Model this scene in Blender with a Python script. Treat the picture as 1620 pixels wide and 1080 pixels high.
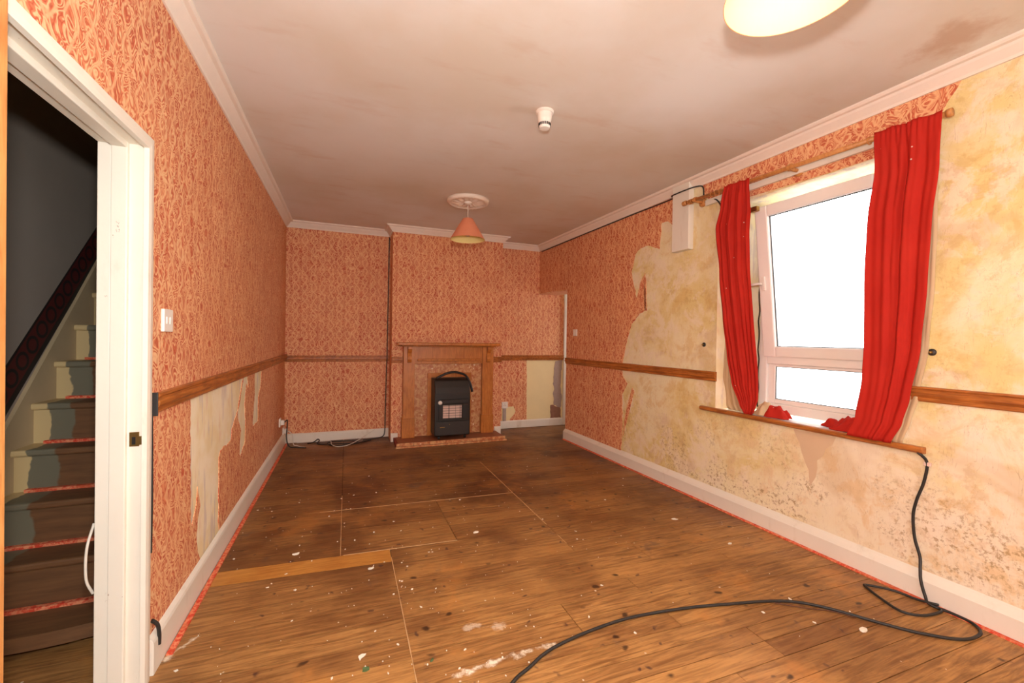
import bpy, bmesh, math, random
from mathutils import Matrix, Vector, noise
from mathutils.geometry import tessellate_polygon

scene = bpy.context.scene
for o in list(bpy.data.objects):
    bpy.data.objects.remove(o)
COL = scene.collection
random.seed(7)

# ------------------------------------------------------------------ camera
CAM = Vector((0.664, 0.0, 1.250))
YAW, PITCH, ROLL, FPX = 0.3731, -0.0069, 0.0151, 668.4
def _axes():
    fw = Vector((math.sin(YAW), math.cos(YAW), 0)); rt = Vector((math.cos(YAW), -math.sin(YAW), 0)); up = Vector((0, 0, 1))
    f2 = fw * math.cos(PITCH) + up * math.sin(PITCH); u2 = up * math.cos(PITCH) - fw * math.sin(PITCH)
    return rt * math.cos(ROLL) + u2 * math.sin(ROLL), f2, u2 * math.cos(ROLL) - rt * math.sin(ROLL)
_r, _f, _u = _axes()
cam_data = bpy.data.cameras.new('camera'); cam = bpy.data.objects.new('camera', cam_data); COL.objects.link(cam)
cam_data.sensor_width = 36.0; cam_data.lens = FPX / 1620 * 36.0; cam_data.clip_start = 0.02
cam.matrix_world = Matrix(((_r.x, _u.x, -_f.x, CAM.x), (_r.y, _u.y, -_f.y, CAM.y), (_r.z, _u.z, -_f.z, CAM.z), (0, 0, 0, 1)))
scene.camera = cam

# ------------------------------------------------------------------ light: overcast sky, photographer's flash, window portals
SKY, FLASH, EXPO = 8.0, 140.0, 0.0
world = bpy.data.worlds.new('overcast_sky'); scene.world = world; world.use_nodes = True
world.node_tree.nodes['Background'].inputs[0].default_value = (0.93, 0.97, 1.0, 1)
world.node_tree.nodes['Background'].inputs[1].default_value = SKY
def flash():
    l = bpy.data.lights.new('camera_flash', 'POINT'); l.energy = FLASH; l.shadow_soft_size = 0.045; l.color = (0.985, 0.985, 0.97)
    o = bpy.data.objects.new('camera_flash', l); COL.objects.link(o); o.location = CAM + Vector((0, 0, 0.23))
flash()
def portal(name, loc, rot, sx, sy):
    l = bpy.data.lights.new(name, 'AREA'); l.shape = 'RECTANGLE'; l.size = sx; l.size_y = sy; l.energy = 1.0
    l.cycles.is_portal = True
    o = bpy.data.objects.new(name, l); COL.objects.link(o); o.location = loc; o.rotation_euler = rot
portal('daylight_portal', (3.66, 1.76, 1.5), (0, math.pi / 2, 0), 1.6, 1.1)
portal('daylight_portal', (1.8, -1.92, 1.5), (math.pi / 2, 0, math.pi), 1.7, 1.5)
portal('daylight_portal', (4.78, 5.1, 1.3), (0, math.pi / 2, 0), 1.4, 0.6)
scene.cycles.max_bounces = 6; scene.cycles.diffuse_bounces = 4; scene.cycles.glossy_bounces = 2; scene.cycles.transparent_max_bounces = 6
vs = scene.view_settings
vs.view_transform = 'Standard'; vs.look = 'None'; vs.gamma = 1.0; vs.exposure = EXPO; vs.use_curve_mapping = False

# ------------------------------------------------------------------ the room's measures
L = 5.504                     # far wall
H = 2.572                     # ceiling
BY = 5.204                    # chimney breast front
BX0, BX1 = 1.165, 2.556
REAR = -1.75
def RX(y): return 3.228 + 0.02704 * (L - y)      # the window wall stands a little askew
RN = Vector((-1.0, -0.02704, 0)).normalized()

# ------------------------------------------------------------------ node helpers
def new_mat(name):
    m = bpy.data.materials.new(name); m.use_nodes = True
    nt = m.node_tree; b = nt.nodes['Principled BSDF']
    return m, nt, b
class G:
    """tiny node-graph writer"""
    def __init__(s, nt): s.nt = nt
    def n(s, t, **kw):
        nd = s.nt.nodes.new(t)
        for k, v in kw.items(): setattr(nd, k, v)
        return nd
    def set(s, sock, v):
        if hasattr(v, 'is_output') or isinstance(v, bpy.types.NodeSocket): s.nt.links.new(v, sock)
        elif isinstance(v, (tuple, list)) and sock.type == 'RGBA' and len(v) == 3: sock.default_value = (*v, 1)
        else: sock.default_value = v
    def m(s, op, a, b=None, c=None, clamp=False):
        nd = s.n('ShaderNodeMath', operation=op, use_clamp=clamp); s.set(nd.inputs[0], a)
        if b is not None: s.set(nd.inputs[1], b)
        if c is not None: s.set(nd.inputs[2], c)
        return nd.outputs[0]
    def pos(s): return s.n('ShaderNodeNewGeometry').outputs['Position']
    def obj(s): return s.n('ShaderNodeTexCoord').outputs['Object']
    def xyz(s, v):
        nd = s.n('ShaderNodeSeparateXYZ'); s.set(nd.inputs[0], v); return nd.outputs
    def vec(s, x, y, z):
        nd = s.n('ShaderNodeCombineXYZ')
        for i, v in enumerate((x, y, z)): s.set(nd.inputs[i], v)
        return nd.outputs[0]
    def scale(s, v, k):
        nd = s.n('ShaderNodeVectorMath', operation='MULTIPLY'); s.set(nd.inputs[0], v); nd.inputs[1].default_value = k if isinstance(k, tuple) else (k, k, k); return nd.outputs[0]
    def addv(s, a, b):
        nd = s.n('ShaderNodeVectorMath', operation='ADD'); s.set(nd.inputs[0], a); s.set(nd.inputs[1], b); return nd.outputs[0]
    def noise(s, v, sc, det=3, rough=.55, dist=0.0, col=False):
        nd = s.n('ShaderNodeTexNoise'); s.set(nd.inputs['Vector'], v); nd.inputs['Scale'].default_value = sc; nd.inputs['Detail'].default_value = det
        nd.inputs['Roughness'].default_value = rough; nd.inputs['Distortion'].default_value = dist
        return nd.outputs['Color' if col else 'Fac']
    def voro(s, v, sc, out='Distance', rnd=1.0):
        nd = s.n('ShaderNodeTexVoronoi'); s.set(nd.inputs['Vector'], v); nd.inputs['Scale'].default_value = sc; nd.inputs['Randomness'].default_value = rnd
        return nd.outputs[out]
    def step(s, v, a, b):
        nd = s.n('ShaderNodeMapRange', interpolation_type='SMOOTHSTEP'); s.set(nd.inputs[0], v); nd.inputs[1].default_value = a; nd.inputs[2].default_value = b
        return nd.outputs[0]
    def mix(s, f, a, b, mode='MIX'):
        nd = s.n('ShaderNodeMix', data_type='RGBA', blend_type=mode); s.set(nd.inputs[0], f); s.set(nd.inputs[6], a); s.set(nd.inputs[7], b); return nd.outputs[2]
    def bump(s, h, st, dist=.01):
        nd = s.n('ShaderNodeBump'); s.set(nd.inputs['Height'], h); nd.inputs['Strength'].default_value = st; nd.inputs['Distance'].default_value = dist; return nd.outputs[0]

def lin(r, g, b):
    f = lambda c: (c / 255 / 12.92) if c <= 10 else ((c / 255 + .055) / 1.055) ** 2.4
    return (f(r), f(g), f(b))

def plain(name, c, rough=.5, metal=0.0, var=.08, sc=18, bump=0.0):
    m, nt, b = new_mat(name); g = G(nt); p = g.obj()
    f = g.noise(p, sc, 4)
    g.set(b.inputs['Base Color'], g.mix(f, tuple(x * (1 - var) for x in c), tuple(min(1, x * (1 + var)) for x in c)))
    b.inputs['Roughness'].default_value = rough; b.inputs['Metallic'].default_value = metal
    if bump: g.set(b.inputs['Normal'], g.bump(g.noise(p, sc * 6, 3), bump, .004))
    return m
def wood(name, c1, c2, stretch=(1, 14, 14), sc=6, rough=.4):
    m, nt, b = new_mat(name); g = G(nt); p = g.pos()
    q = g.scale(p, stretch)
    f = g.noise(q, sc, 5, .6, .6); f2 = g.noise(p, 9, 3)
    k = g.m('MULTIPLY_ADD', f, .75, g.m('MULTIPLY', f2, .35))
    g.set(b.inputs['Base Color'], g.mix(g.step(k, .35, .75), c1, c2))
    b.inputs['Roughness'].default_value = rough
    g.set(b.inputs['Normal'], g.bump(f, .12, .002))
    return m
def chipped(name, c, chip, rough=.45, amount=.63, sc=22, dirt=(.42, .3, .17)):
    """painted joinery, yellowed, with small chips"""
    m, nt, b = new_mat(name); g = G(nt); p = g.pos()
    base = g.mix(g.noise(p, 3.5, 4), tuple(x * .88 for x in c), c)
    base = g.mix(g.step(g.noise(g.scale(p, (1, 1, .35)), 7, 5, .65), .56, .8), base, tuple(a * .55 + d * .45 for a, d in zip(c, dirt)))
    ch = g.step(g.noise(g.scale(p, (1, 1, .45)), sc, 6, .7), amount + .05, amount + .1)
    g.set(b.inputs['Base Color'], g.mix(ch, base, chip)); b.inputs['Roughness'].default_value = rough
    g.set(b.inputs['Normal'], g.bump(g.noise(p, 60, 3), .08, .002))
    return m

# ------------------------------------------------------------------ materials
M = {}
def mat_wallpaper():
    m, nt, b = new_mat('terracotta_scroll_wallpaper'); g = G(nt)
    x, y, z = g.xyz(g.pos())
    u = g.m('ADD', x, y)
    p = g.vec(u, g.m('MULTIPLY', z, .82), 0.0)
    # wavy vines in an ogee repeat
    wv = g.m('MULTIPLY', g.m('SINE', g.m('MULTIPLY', z, 2 * math.pi / .22)), .028)
    nz = g.m('MULTIPLY', g.m('SUBTRACT', g.noise(p, 13, 2), .5), .05)
    def vine(sign):
        a = g.m('ADD', g.m('MULTIPLY_ADD', wv, sign, u), nz)
        return g.m('ABSOLUTE', g.m('SINE', g.m('MULTIPLY', a, math.pi / .095)))
    v = g.m('MINIMUM', vine(1), vine(-1))
    # curled leaves: contour rings of a distorted noise, repeated like a print
    n1 = g.noise(p, 13, 1.5, .5, 1.6)
    rings = g.m('SINE', g.m('MULTIPLY', n1, 2 * math.pi * 9.0))
    light = g.m('MAXIMUM', g.step(rings, .0, 1.0), g.m('MULTIPLY', g.step(g.m('SUBTRACT', .34, v), 0, .25), .75))
    dark = g.m('MULTIPLY', g.step(g.m('MULTIPLY', rings, -1), .62, 1.0), g.step(v, .12, .4))
    fill = g.step(g.noise(p, 6.5, 2, .5, .8), .35, .65)
    c = g.mix(fill, lin(208, 115, 82), lin(223, 141, 100))
    c = g.mix(g.m('MULTIPLY', light, .78), c, lin(246, 205, 154))
    c = g.mix(g.m('MULTIPLY', dark, .65), c, lin(178, 72, 48))
    fade = g.noise(g.vec(u, z, 3.0), 1.3, 4)
    c = g.mix(g.m('MULTIPLY', g.step(fade, .5, .75), .16), c, lin(196, 104, 56))
    g.set(b.inputs['Base Color'], c); b.inputs['Roughness'].default_value = .62
    b.inputs['Specular IOR Level'].default_value = .25
    g.set(b.inputs['Normal'], g.bump(rings, .25, .0025))
    return m
def mat_plaster(name='old_stripped_plaster', pale=0.0):
    m, nt, b = new_mat(name); g = G(nt); p = g.pos(); x, y, z = g.xyz(p)
    n1 = g.noise(p, 1.7, 5, .6, .4); n2 = g.noise(g.addv(p, (7, 3, 1)), 4.5, 5, .68, .4); n3 = g.noise(g.addv(p, (2, 9, 4)), 15, 4, .65)
    c = g.mix(g.step(n1, .40, .58), lin(240, 228, 190), lin(230, 210, 146))
    c = g.mix(g.m('MULTIPLY', g.step(n2, .50, .60), .8), c, lin(241, 226, 198))
    c = g.mix(g.m('MULTIPLY', g.step(n2, .47, .36), .55), c, lin(222, 188, 118))
    # chalky skim low down and towards the near end of the wall
    zz = g.m('MULTIPLY_ADD', g.m('SUBTRACT', n1, .5), 1.6, z)
    low = g.m('MULTIPLY', g.step(zz, 1.0, .55), g.step(g.m('MULTIPLY_ADD', g.m('SUBTRACT', n2, .5), 2.5, y), 2.3, 1.2))
    c = g.mix(g.m('MULTIPLY', low, .8), c, lin(240, 226, 206))
    c = g.mix(g.m('MULTIPLY', g.m('MULTIPLY', low, g.step(n2, .5, .4)), .55), c, lin(226, 190, 128))
    # mould speckle, thick near the skirting
    spk = g.step(g.noise(g.addv(p, (4, 4, 4)), 44, 5, .75), .50, .64)
    damp = g.m('MULTIPLY', g.step(g.noise(g.addv(p, (1, 5, 2)), 2.6, 3, .6), .44, .58), g.m('ADD', g.m('MULTIPLY', g.step(z, .8, .25), .85), .16))
    c = g.mix(g.m('MULTIPLY', g.m('MULTIPLY', spk, damp), .75), c, lin(160, 124, 72))
    # rusty brown stains and a grey bloom
    c = g.mix(g.m('MULTIPLY', g.m('MULTIPLY', g.step(n3, .50, .62), g.step(n1, .46, .6)), .32), c, lin(198, 154, 90))
    c = g.mix(g.m('MULTIPLY', g.step(g.noise(g.addv(p, (11, 2, 7)), 1.5, 4, .65, .6), .52, .62), .42), c, lin(206, 174, 130))
    # hairline scratches
    sc_ = g.noise(g.scale(g.addv(p, (3, 0, 0)), (1, 2.2, .5)), 7, 3, .6, 2.2)
    c = g.mix(g.m('MULTIPLY', g.step(g.m('ABSOLUTE', g.m('SUBTRACT', sc_, .5)), .006, .0), .35), c, lin(150, 110, 66))
    g.set(b.inputs['Base Color'], c); b.inputs['Roughness'].default_value = .85
    g.set(b.inputs['Normal'], g.bump(g.m('ADD', n2, g.m('MULTIPLY', n3, .4)), .35, .012))
    return m
def mat_lining_paper():
    """cream backing left where the wallpaper was pulled off, with lilac grey streaks"""
    m, nt, b = new_mat('torn_backing_paper'); g = G(nt); p = g.pos()
    q = g.scale(p, (1, 1, .16))
    st = g.noise(q, 15, 4, .6, .3); n = g.noise(p, 4, 4, .6)
    c = g.mix(g.step(n, .4, .62), lin(248, 236, 206), lin(240, 222, 176))
    c = g.mix(g.m('MULTIPLY', g.step(st, .54, .64), .6), c, lin(206, 190, 184))
    c = g.mix(g.m('MULTIPLY', g.step(st, .40, .33), .35), c, lin(226, 180, 150))
    g.set(b.inputs['Base Color'], c); b.inputs['Roughness'].default_value = .85
    g.set(b.inputs['Normal'], g.bump(st, .2, .006))
    return m
def mat_board():
    m, nt, b = new_mat('worn_varnished_floorboard'); g = G(nt); p = g.pos(); x, y, z = g.xyz(p)
    rnd = g.n('ShaderNodeObjectInfo').outputs['Random']
    off = g.vec(g.m('MULTIPLY', rnd, 17.0), g.m('MULTIPLY', rnd, 5.0), 0.0)
    q = g.addv(p, off)
    grain = g.noise(g.scale(q, (1.0, 13, 1)), 5, 6, .62, .8)
    tone = g.noise(g.addv(p, (3, 1, 0)), 1.5, 5, .62)
    c = g.mix(g.step(grain, .32, .68), lin(134, 92, 50), lin(190, 140, 82))
    c = g.mix(g.m('MULTIPLY', g.m('SUBTRACT', rnd, .3, clamp=True), .5), c, lin(112, 66, 34))
    c = g.mix(g.m('MULTIPLY', g.step(rnd, .2, .0), .3), c, lin(196, 142, 80))
    far = g.step(y, 1.6, 3.6)     # far half darkened in the colour, standing in for flash falloff
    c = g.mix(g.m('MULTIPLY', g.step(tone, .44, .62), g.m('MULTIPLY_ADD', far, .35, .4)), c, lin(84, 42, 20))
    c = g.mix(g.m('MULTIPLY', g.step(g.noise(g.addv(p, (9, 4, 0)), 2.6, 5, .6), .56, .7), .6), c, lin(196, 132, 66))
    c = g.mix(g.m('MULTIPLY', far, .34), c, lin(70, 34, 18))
    # dark knots and nail stains
    w = g.noise(p, 9, 3, col=True)
    pk = g.addv(g.scale(q, (.7, 1.0, 1)), g.scale(w, .05))
    k = g.voro(pk, 7.5); kc = g.xyz(g.voro(pk, 7.5, 'Color'))[0]
    c = g.mix(g.m('MULTIPLY', g.m('MULTIPLY', g.step(g.m('SUBTRACT', .13, k), 0, .08), g.step(kc, .1, .25)), .85), c, lin(44, 22, 16))
    k2 = g.voro(g.addv(p, g.scale(w, .12)), 13.0); kc2 = g.xyz(g.voro(g.addv(p, g.scale(w, .12)), 13.0, 'Color'))[1]
    c = g.mix(g.m('MULTIPLY', g.m('MULTIPLY', g.step(g.m('SUBTRACT', .2, k2), 0, .14), g.step(kc2, .6, .7)), .75), c, lin(58, 34, 40))
    # bluish grey scuffs
    c = g.mix(g.m('MULTIPLY', g.step(g.noise(g.addv(p, (5, 8, 0)), 3.3, 5, .7), .6, .72), .5), c, lin(78, 66, 66))
    # paint spatter
    s = g.voro(g.addv(p, g.scale(w, .02)), 26.0); sc_ = g.xyz(g.voro(g.addv(p, g.scale(w, .02)), 26.0, 'Color'))
    sp = g.m('MULTIPLY', g.step(g.m('SUBTRACT', g.m('MULTIPLY', sc_[1], .15), s), 0, .03), g.step(sc_[0], .86, .88))
    c = g.mix(g.m('MULTIPLY', sp, .8), c, lin(226, 212, 190))
    # spilt plaster dust lying in a streak across the boards
    def streak(ax, ay, bx, by, wd, amt):
        dx, dy = bx - ax, by - ay; ll = dx * dx + dy * dy
        px, py = g.m('SUBTRACT', x, ax), g.m('SUBTRACT', y, ay)
        t = g.m('DIVIDE', g.m('ADD', g.m('MULTIPLY', px, dx), g.m('MULTIPLY', py, dy)), ll, clamp=True)
        ex = g.m('SUBTRACT', px, g.m('MULTIPLY', t, dx)); ey = g.m('SUBTRACT', py, g.m('MULTIPLY', t, dy))
        d = g.m('SQRT', g.m('ADD', g.m('MULTIPLY', ex, ex), g.m('MULTIPLY', ey, ey)))
        nn = g.noise(p, 11, 6, .7)
        return g.m('MULTIPLY', g.step(g.m('ADD', g.m('SUBTRACT', wd, d), g.m('MULTIPLY', g.m('SUBTRACT', nn, .55), .16)), 0, .03), amt)
    du = g.m('MAXIMUM', streak(1.04, 1.525, 1.29, 1.535, .022, .95), streak(1.34, 1.545, 1.47, 1.54, .022, .95))
    du = g.m('MAXIMUM', du, streak(1.17, 1.76, 1.3, 1.71, .03, .45))
    du = g.m('MAXIMUM', du, streak(.03, 1.99, .1, 2.08, .02, .8))
    c = g.mix(du, c, lin(240, 228, 205))
    g.set(b.inputs['Base Color'], c)
    g.set(b.inputs['Roughness'], g.m('MULTIPLY_ADD', g.noise(p, 4, 4), .35, .28))
    b.inputs['Specular IOR Level'].default_value = .4
    g.set(b.inputs['Normal'], g.bump(grain, .12, .003))
    return m
def mat_ceiling():
    m, nt, b = new_mat('smoke_stained_ceiling'); g = G(nt); p = g.pos(); x, y, z = g.xyz(p)
    n = g.noise(p, 1.1, 5, .55); n2 = g.noise(g.scale(p, (1, 3, 1)), 2.2, 4, .6)
    c = g.mix(g.step(n, .35, .7), lin(230, 227, 221), lin(220, 211, 196))
    c = g.mix(g.m('MULTIPLY', g.step(n2, .55, .75), .2), c, lin(196, 150, 110))
    # brown water stain over the window wall's near end
    dx = g.m('SUBTRACT', x, 3.1); dy = g.m('SUBTRACT', y, 1.02)
    d = g.m('SQRT', g.m('ADD', g.m('MULTIPLY', dx, dx), g.m('MULTIPLY', dy, dy)))
    st = g.step(g.m('ADD', g.m('SUBTRACT', .18, d), g.m('MULTIPLY', g.m('SUBTRACT', g.noise(p, 6, 5, .65), .5), .5)), 0, .18)
    c = g.mix(g.m('MULTIPLY', st, .45), c, lin(176, 120, 62))
    g.set(b.inputs['Base Color'], c); b.inputs['Roughness'].default_value = .8
    g.set(b.inputs['Normal'], g.bump(g.noise(p, 5, 3), .06, .02))
    return m
def mat_fabric(name, c, c2, rough=.8):
    m, nt, b = new_mat(name); g = G(nt); p = g.pos()
    wv = g.noise(g.scale(p, (1, 1, .15)), 160, 2)
    cc = g.mix(g.noise(p, 5, 4), c, c2)
    s = g.voro(p, 21); sc_ = g.xyz(g.voro(p, 21, 'Color'))[0]
    cc = g.mix(g.m('MULTIPLY', g.step(g.m('SUBTRACT', .09, s), 0, .03), g.step(sc_, .85, .87)), cc, (.75, .6, .5))
    g.set(b.inputs['Base Color'], cc); b.inputs['Roughness'].default_value = rough
    b.inputs['Specular IOR Level'].default_value = .15
    g.set(b.inputs['Normal'], g.bump(wv, .12, .002))
    # cloth lets a little daylight through
    tr = g.n('ShaderNodeBsdfTranslucent'); g.set(tr.inputs[0], cc)
    mx = g.n('ShaderNodeMixShader'); mx.inputs[0].default_value = .18
    out = nt.nodes['Material Output']
    nt.links.new(b.outputs[0], mx.inputs[1]); nt.links.new(tr.outputs[0], mx.inputs[2]); nt.links.new(mx.outputs[0], out.inputs[0])
    return m
def mat_glass():
    m, nt, b = new_mat('window_glass'); g = G(nt)
    t = g.n('ShaderNodeBsdfTransparent'); gl = g.n('ShaderNodeBsdfGlossy'); gl.inputs['Roughness'].default_value = .02
    lw = g.n('ShaderNodeFresnel'); lw.inputs[0].default_value = 1.45
    mx = g.n('ShaderNodeMixShader'); nt.links.new(lw.outputs[0], mx.inputs[0]); nt.links.new(t.outputs[0], mx.inputs[1]); nt.links.new(gl.outputs[0], mx.inputs[2])
    nt.links.new(mx.outputs[0], nt.nodes['Material Output'].inputs[0])
    return m
def mat_stair():
    m, nt, b = new_mat('half_painted_stair_timber'); g = G(nt); p = g.pos(); x, y, z = g.xyz(p)
    xx = g.m('MULTIPLY_ADD', g.m('SUBTRACT', g.noise(p, 9, 3), .5), .07, x)
    br = g.mix(g.noise(g.scale(p, (1, 8, 10)), 5, 5, .6), lin(70, 46, 30), lin(140, 96, 60))
    c = g.mix(g.step(xx, -.632, -.622), lin(116, 110, 90), br)
    c = g.mix(g.step(xx, -.728, -.722), lin(205, 180, 130), c)
    g.set(b.inputs['Base Color'], c); b.inputs['Roughness'].default_value = .55
    return m
def mat_border():
    m, nt, b = new_mat('dark_red_roundel_border'); g = G(nt); x, y, z = g.xyz(g.pos())
    a = math.atan2(.79, .715)
    s = g.m('ADD', g.m('MULTIPLY', y, math.cos(a)), g.m('MULTIPLY', z, math.sin(a)))
    t = g.m('SUBTRACT', g.m('MULTIPLY', z, math.cos(a)), g.m('MULTIPLY', y, math.sin(a)))
    t0 = .985 * math.cos(a) - 2.66 * math.sin(a)
    u = g.m('SUBTRACT', g.m('FRACT', g.m('DIVIDE', s, .105)), .5); v = g.m('DIVIDE', g.m('SUBTRACT', t, t0), .105)
    r = g.m('SQRT', g.m('ADD', g.m('MULTIPLY', u, u), g.m('MULTIPLY', v, v)))
    ring = g.step(g.m('ABSOLUTE', g.m('SUBTRACT', r, .36)), .05, .1)
    c = g.mix(ring, lin(24, 20, 20), lin(84, 26, 24))
    c = g.mix(g.step(g.m('ABSOLUTE', v), .5, .55), c, lin(28, 22, 20))
    g.set(b.inputs['Base Color'], c); b.inputs['Roughness'].default_value = .6
    return m
def mat_gripper():
    m, nt, b = new_mat('orange_carpet_gripper_lath'); g = G(nt); p = g.pos()
    f = g.noise(g.scale(p, (1, 1, 1)), 55, 4, .7); f2 = g.noise(p, 5, 3)
    c = g.mix(g.step(f, .4, .62), lin(214, 62, 36), lin(236, 150, 108))
    c = g.mix(g.m('MULTIPLY', g.step(f2, .5, .65), .6), c, lin(196, 92, 52))
    g.set(b.inputs['Base Color'], c); b.inputs['Roughness'].default_value = .7
    g.set(b.inputs['Normal'], g.bump(f, .5, .004))
    return m
def mat_tile():
    m, nt, b = new_mat('mottled_fireplace_panel'); g = G(nt); p = g.pos()
    n = g.noise(p, 24, 4, .65, .6)
    c = g.mix(g.step(n, .38, .62), lin(186, 108, 62), lin(216, 168, 116))
    sc_ = g.xyz(g.voro(p, 17, 'Color'))[0]; d = g.voro(p, 17)
    c = g.mix(g.m('MULTIPLY', g.step(g.m('SUBTRACT', .22, d), 0, .1), g.step(sc_, .78, .8)), c, lin(242, 220, 190))
    g.set(b.inputs['Base Color'], c); b.inputs['Roughness'].default_value = .4
    return m
M['paper'] = mat_wallpaper(); M['plaster'] = mat_plaster(); M['pale_plaster'] = mat_lining_paper()
M['board'] = mat_board(); M['ceiling'] = mat_ceiling(); M['glass'] = mat_glass()
M['fresh_board'] = wood('fresh_pine_board', lin(170, 108, 44), lin(206, 148, 72), (1, 12, 1), 5, .42)
M['white'] = chipped('old_white_gloss', lin(240, 232, 216), lin(120, 78, 42))
M['skirt'] = chipped('grubby_cream_gloss', lin(240, 234, 220), lin(176, 140, 100), .4, .66, 16)
M['plastic'] = plain('white_plastic', lin(240, 234, 224), .35, var=.03)
M['upvc'] = plain('white_window_plastic', lin(244, 240, 234), .3, var=.02)
M['rail'] = wood('stained_rail_wood', lin(134, 72, 28), lin(196, 120, 54), (8, 1.2, 14), 5, .38)
M['pine'] = wood('orange_pine', lin(178, 112, 56), lin(212, 152, 88), (12, 12, 1.2), 5, .4)
M['surround'] = wood('varnished_pine', lin(172, 98, 34), lin(206, 132, 60), (10, 10, 1.5), 5, .35)
M['red'] = mat_fabric('red_curtain_cloth', lin(204, 54, 40), lin(186, 38, 30))
M['lining'] = mat_fabric('cream_curtain_lining', lin(232, 208, 170), lin(214, 184, 140))
M['black'] = plain('black_enamel', (.014, .011, .009), .45, var=.2)
M['dark_grey'] = plain('charcoal_metal', (.030, .025, .022), .45, var=.15)
M['cable'] = plain('black_cable_rubber', (.02, .018, .016), .5)
M['white_cable'] = plain('white_cable_plastic', lin(222, 214, 200), .45)
M['brown_cable'] = plain('brown_cable_plastic', lin(90, 52, 30), .5)
M['brass'] = plain('tarnished_brass', lin(170, 136, 78), .35, .9)
M['ceramic'] = plain('pale_ceramic_plaque', lin(226, 196, 182), .7, var=.06, sc=40)
M['shade'] = plain('peach_lampshade_cloth', lin(228, 146, 110), .8, var=.04, bump=.1)
M['shade_in'] = plain('pale_yellow_shade_lining', lin(250, 234, 160), .8, var=.03)
M['rose'] = plain('white_plaster_moulding', lin(240, 228, 214), .7, var=.04)
M['gripper'] = mat_gripper(); M['tile'] = mat_tile(); M['stair'] = mat_stair(); M['border'] = mat_border()
M['grey_wall'] = plain('grey_emulsion', lin(154, 142, 130), .85, var=.06, sc=4)
M['string'] = plain('cream_stair_string', lin(190, 168, 132), .6, var=.1, sc=8)
M['dark_floor'] = plain('dark_subfloor', (.03, .018, .01), .9)
M['cream_wall'] = plain('yellowed_cream_distemper', lin(242, 224, 172), .85, var=.07, sc=6)
M['grey_patch'] = plain('bare_grey_render', lin(176, 160, 150), .9, var=.12, sc=30, bump=.3)
M['brick'] = plain('exposed_rubble', lin(150, 112, 92), .95, var=.3, sc=26, bump=.8)
M['pink_patch'] = plain('pinkish_skim_plaster', lin(216, 188, 154), .85, var=.06, sc=9)
M['flake'] = plain('white_paint_flake', lin(236, 228, 212), .6, var=.06)
M['green'] = plain('dull_green_scrap', lin(80, 104, 62), .7, var=.2)
M['hearth'] = plain('brown_hearth_tile', lin(150, 88, 56), .5, var=.12, sc=14)
M['hearth_edge'] = mat_tile(); M['hearth_edge'].name = 'mottled_hearth_edge'
M['red_paint'] = plain('dark_red_paint', lin(140, 50, 34), .6, var=.2)
M['bulb'] = plain('bulb_glass', (.9, .88, .8), .2)

# ------------------------------------------------------------------ mesh helpers
def link(name, me, mat, parent=None):
    o = bpy.data.objects.new(name, me); COL.objects.link(o)
    if mat is not None: me.materials.append(M[mat] if isinstance(mat, str) else mat)
    if parent is not None: o.parent = parent
    return o
def obj(name, bm, mat, parent=None, bevel=0.0, smooth=False, seg=2):
    bmesh.ops.recalc_face_normals(bm, faces=bm.faces)
    me = bpy.data.meshes.new(name); bm.to_mesh(me); bm.free()
    if smooth:
        for p in me.polygons: p.use_smooth = True
    o = link(name, me, mat, parent)
    if bevel:
        b = o.modifiers.new('bevel', 'BEVEL'); b.width = bevel; b.segments = seg; b.limit_method = 'ANGLE'; b.angle_limit = .6
    return o
def tag(o, label, cat, group=None, kind=None):
    o['label'] = label; o['category'] = cat
    if group: o['group'] = group
    if kind: o['kind'] = kind
    return o
def struct(o, label, cat): return tag(o, label, cat, kind='structure')
def empty(name, loc, rz=0):
    o = bpy.data.objects.new(name, None); COL.objects.link(o); o.location = loc; o.rotation_euler.z = rz; o.empty_display_size = .05
    return o
def hexa(bm, pts):
    v = [bm.verts.new(p) for p in pts]
    for f in ((0, 1, 2, 3), (7, 6, 5, 4), (0, 4, 5, 1), (1, 5, 6, 2), (2, 6, 7, 3), (3, 7, 4, 0)): bm.faces.new([v[i] for i in f])
def box(bm, x0, x1, y0, y1, z0, z1):
    hexa(bm, [(x0, y0, z0), (x1, y0, z0), (x1, y1, z0), (x0, y1, z0), (x0, y0, z1), (x1, y0, z1), (x1, y1, z1), (x0, y1, z1)])
    return bm
def B(*a):
    bm = bmesh.new(); box(bm, *a); return bm
def rbox(y0, y1, z0, z1, o0, o1):
    """box set against the window wall: o = distance outward (+) or into the room (-)"""
    bm = bmesh.new()
    hexa(bm, [(RX(y0) + o0, y0, z0), (RX(y0) + o1, y0, z0), (RX(y1) + o1, y1, z0), (RX(y1) + o0, y1, z0),
              (RX(y0) + o0, y0, z1), (RX(y0) + o1, y0, z1), (RX(y1) + o1, y1, z1), (RX(y1) + o0, y1, z1)])
    return bm
def sheet(outer, holes, fmap, d0, d1):
    """flat polygon (with holes) in wall coordinates, given thickness d0..d1"""
    bm = bmesh.new()
    loops = [outer] + list(holes)
    flat = [p for lp in loops for p in lp]
    tris = tessellate_polygon([[Vector((a, b_, 0)) for a, b_ in lp] for lp in loops])
    fr = [bm.verts.new(fmap(a, b_, d0)) for a, b_ in flat]; bk = [bm.verts.new(fmap(a, b_, d1)) for a, b_ in flat]
    for t in tris:
        try: bm.faces.new([fr[i] for i in t]); bm.faces.new([bk[i] for i in reversed(t)])
        except ValueError: pass
    k = 0
    for lp in loops:
        n = len(lp)
        for i in range(n):
            a, b_ = k + i, k + (i + 1) % n
            try: bm.faces.new([fr[a], fr[b_], bk[b_], bk[a]])
            except ValueError: pass
        k += n
    return bm
fL = lambda a, b_, d: (d, a, b_)
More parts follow.
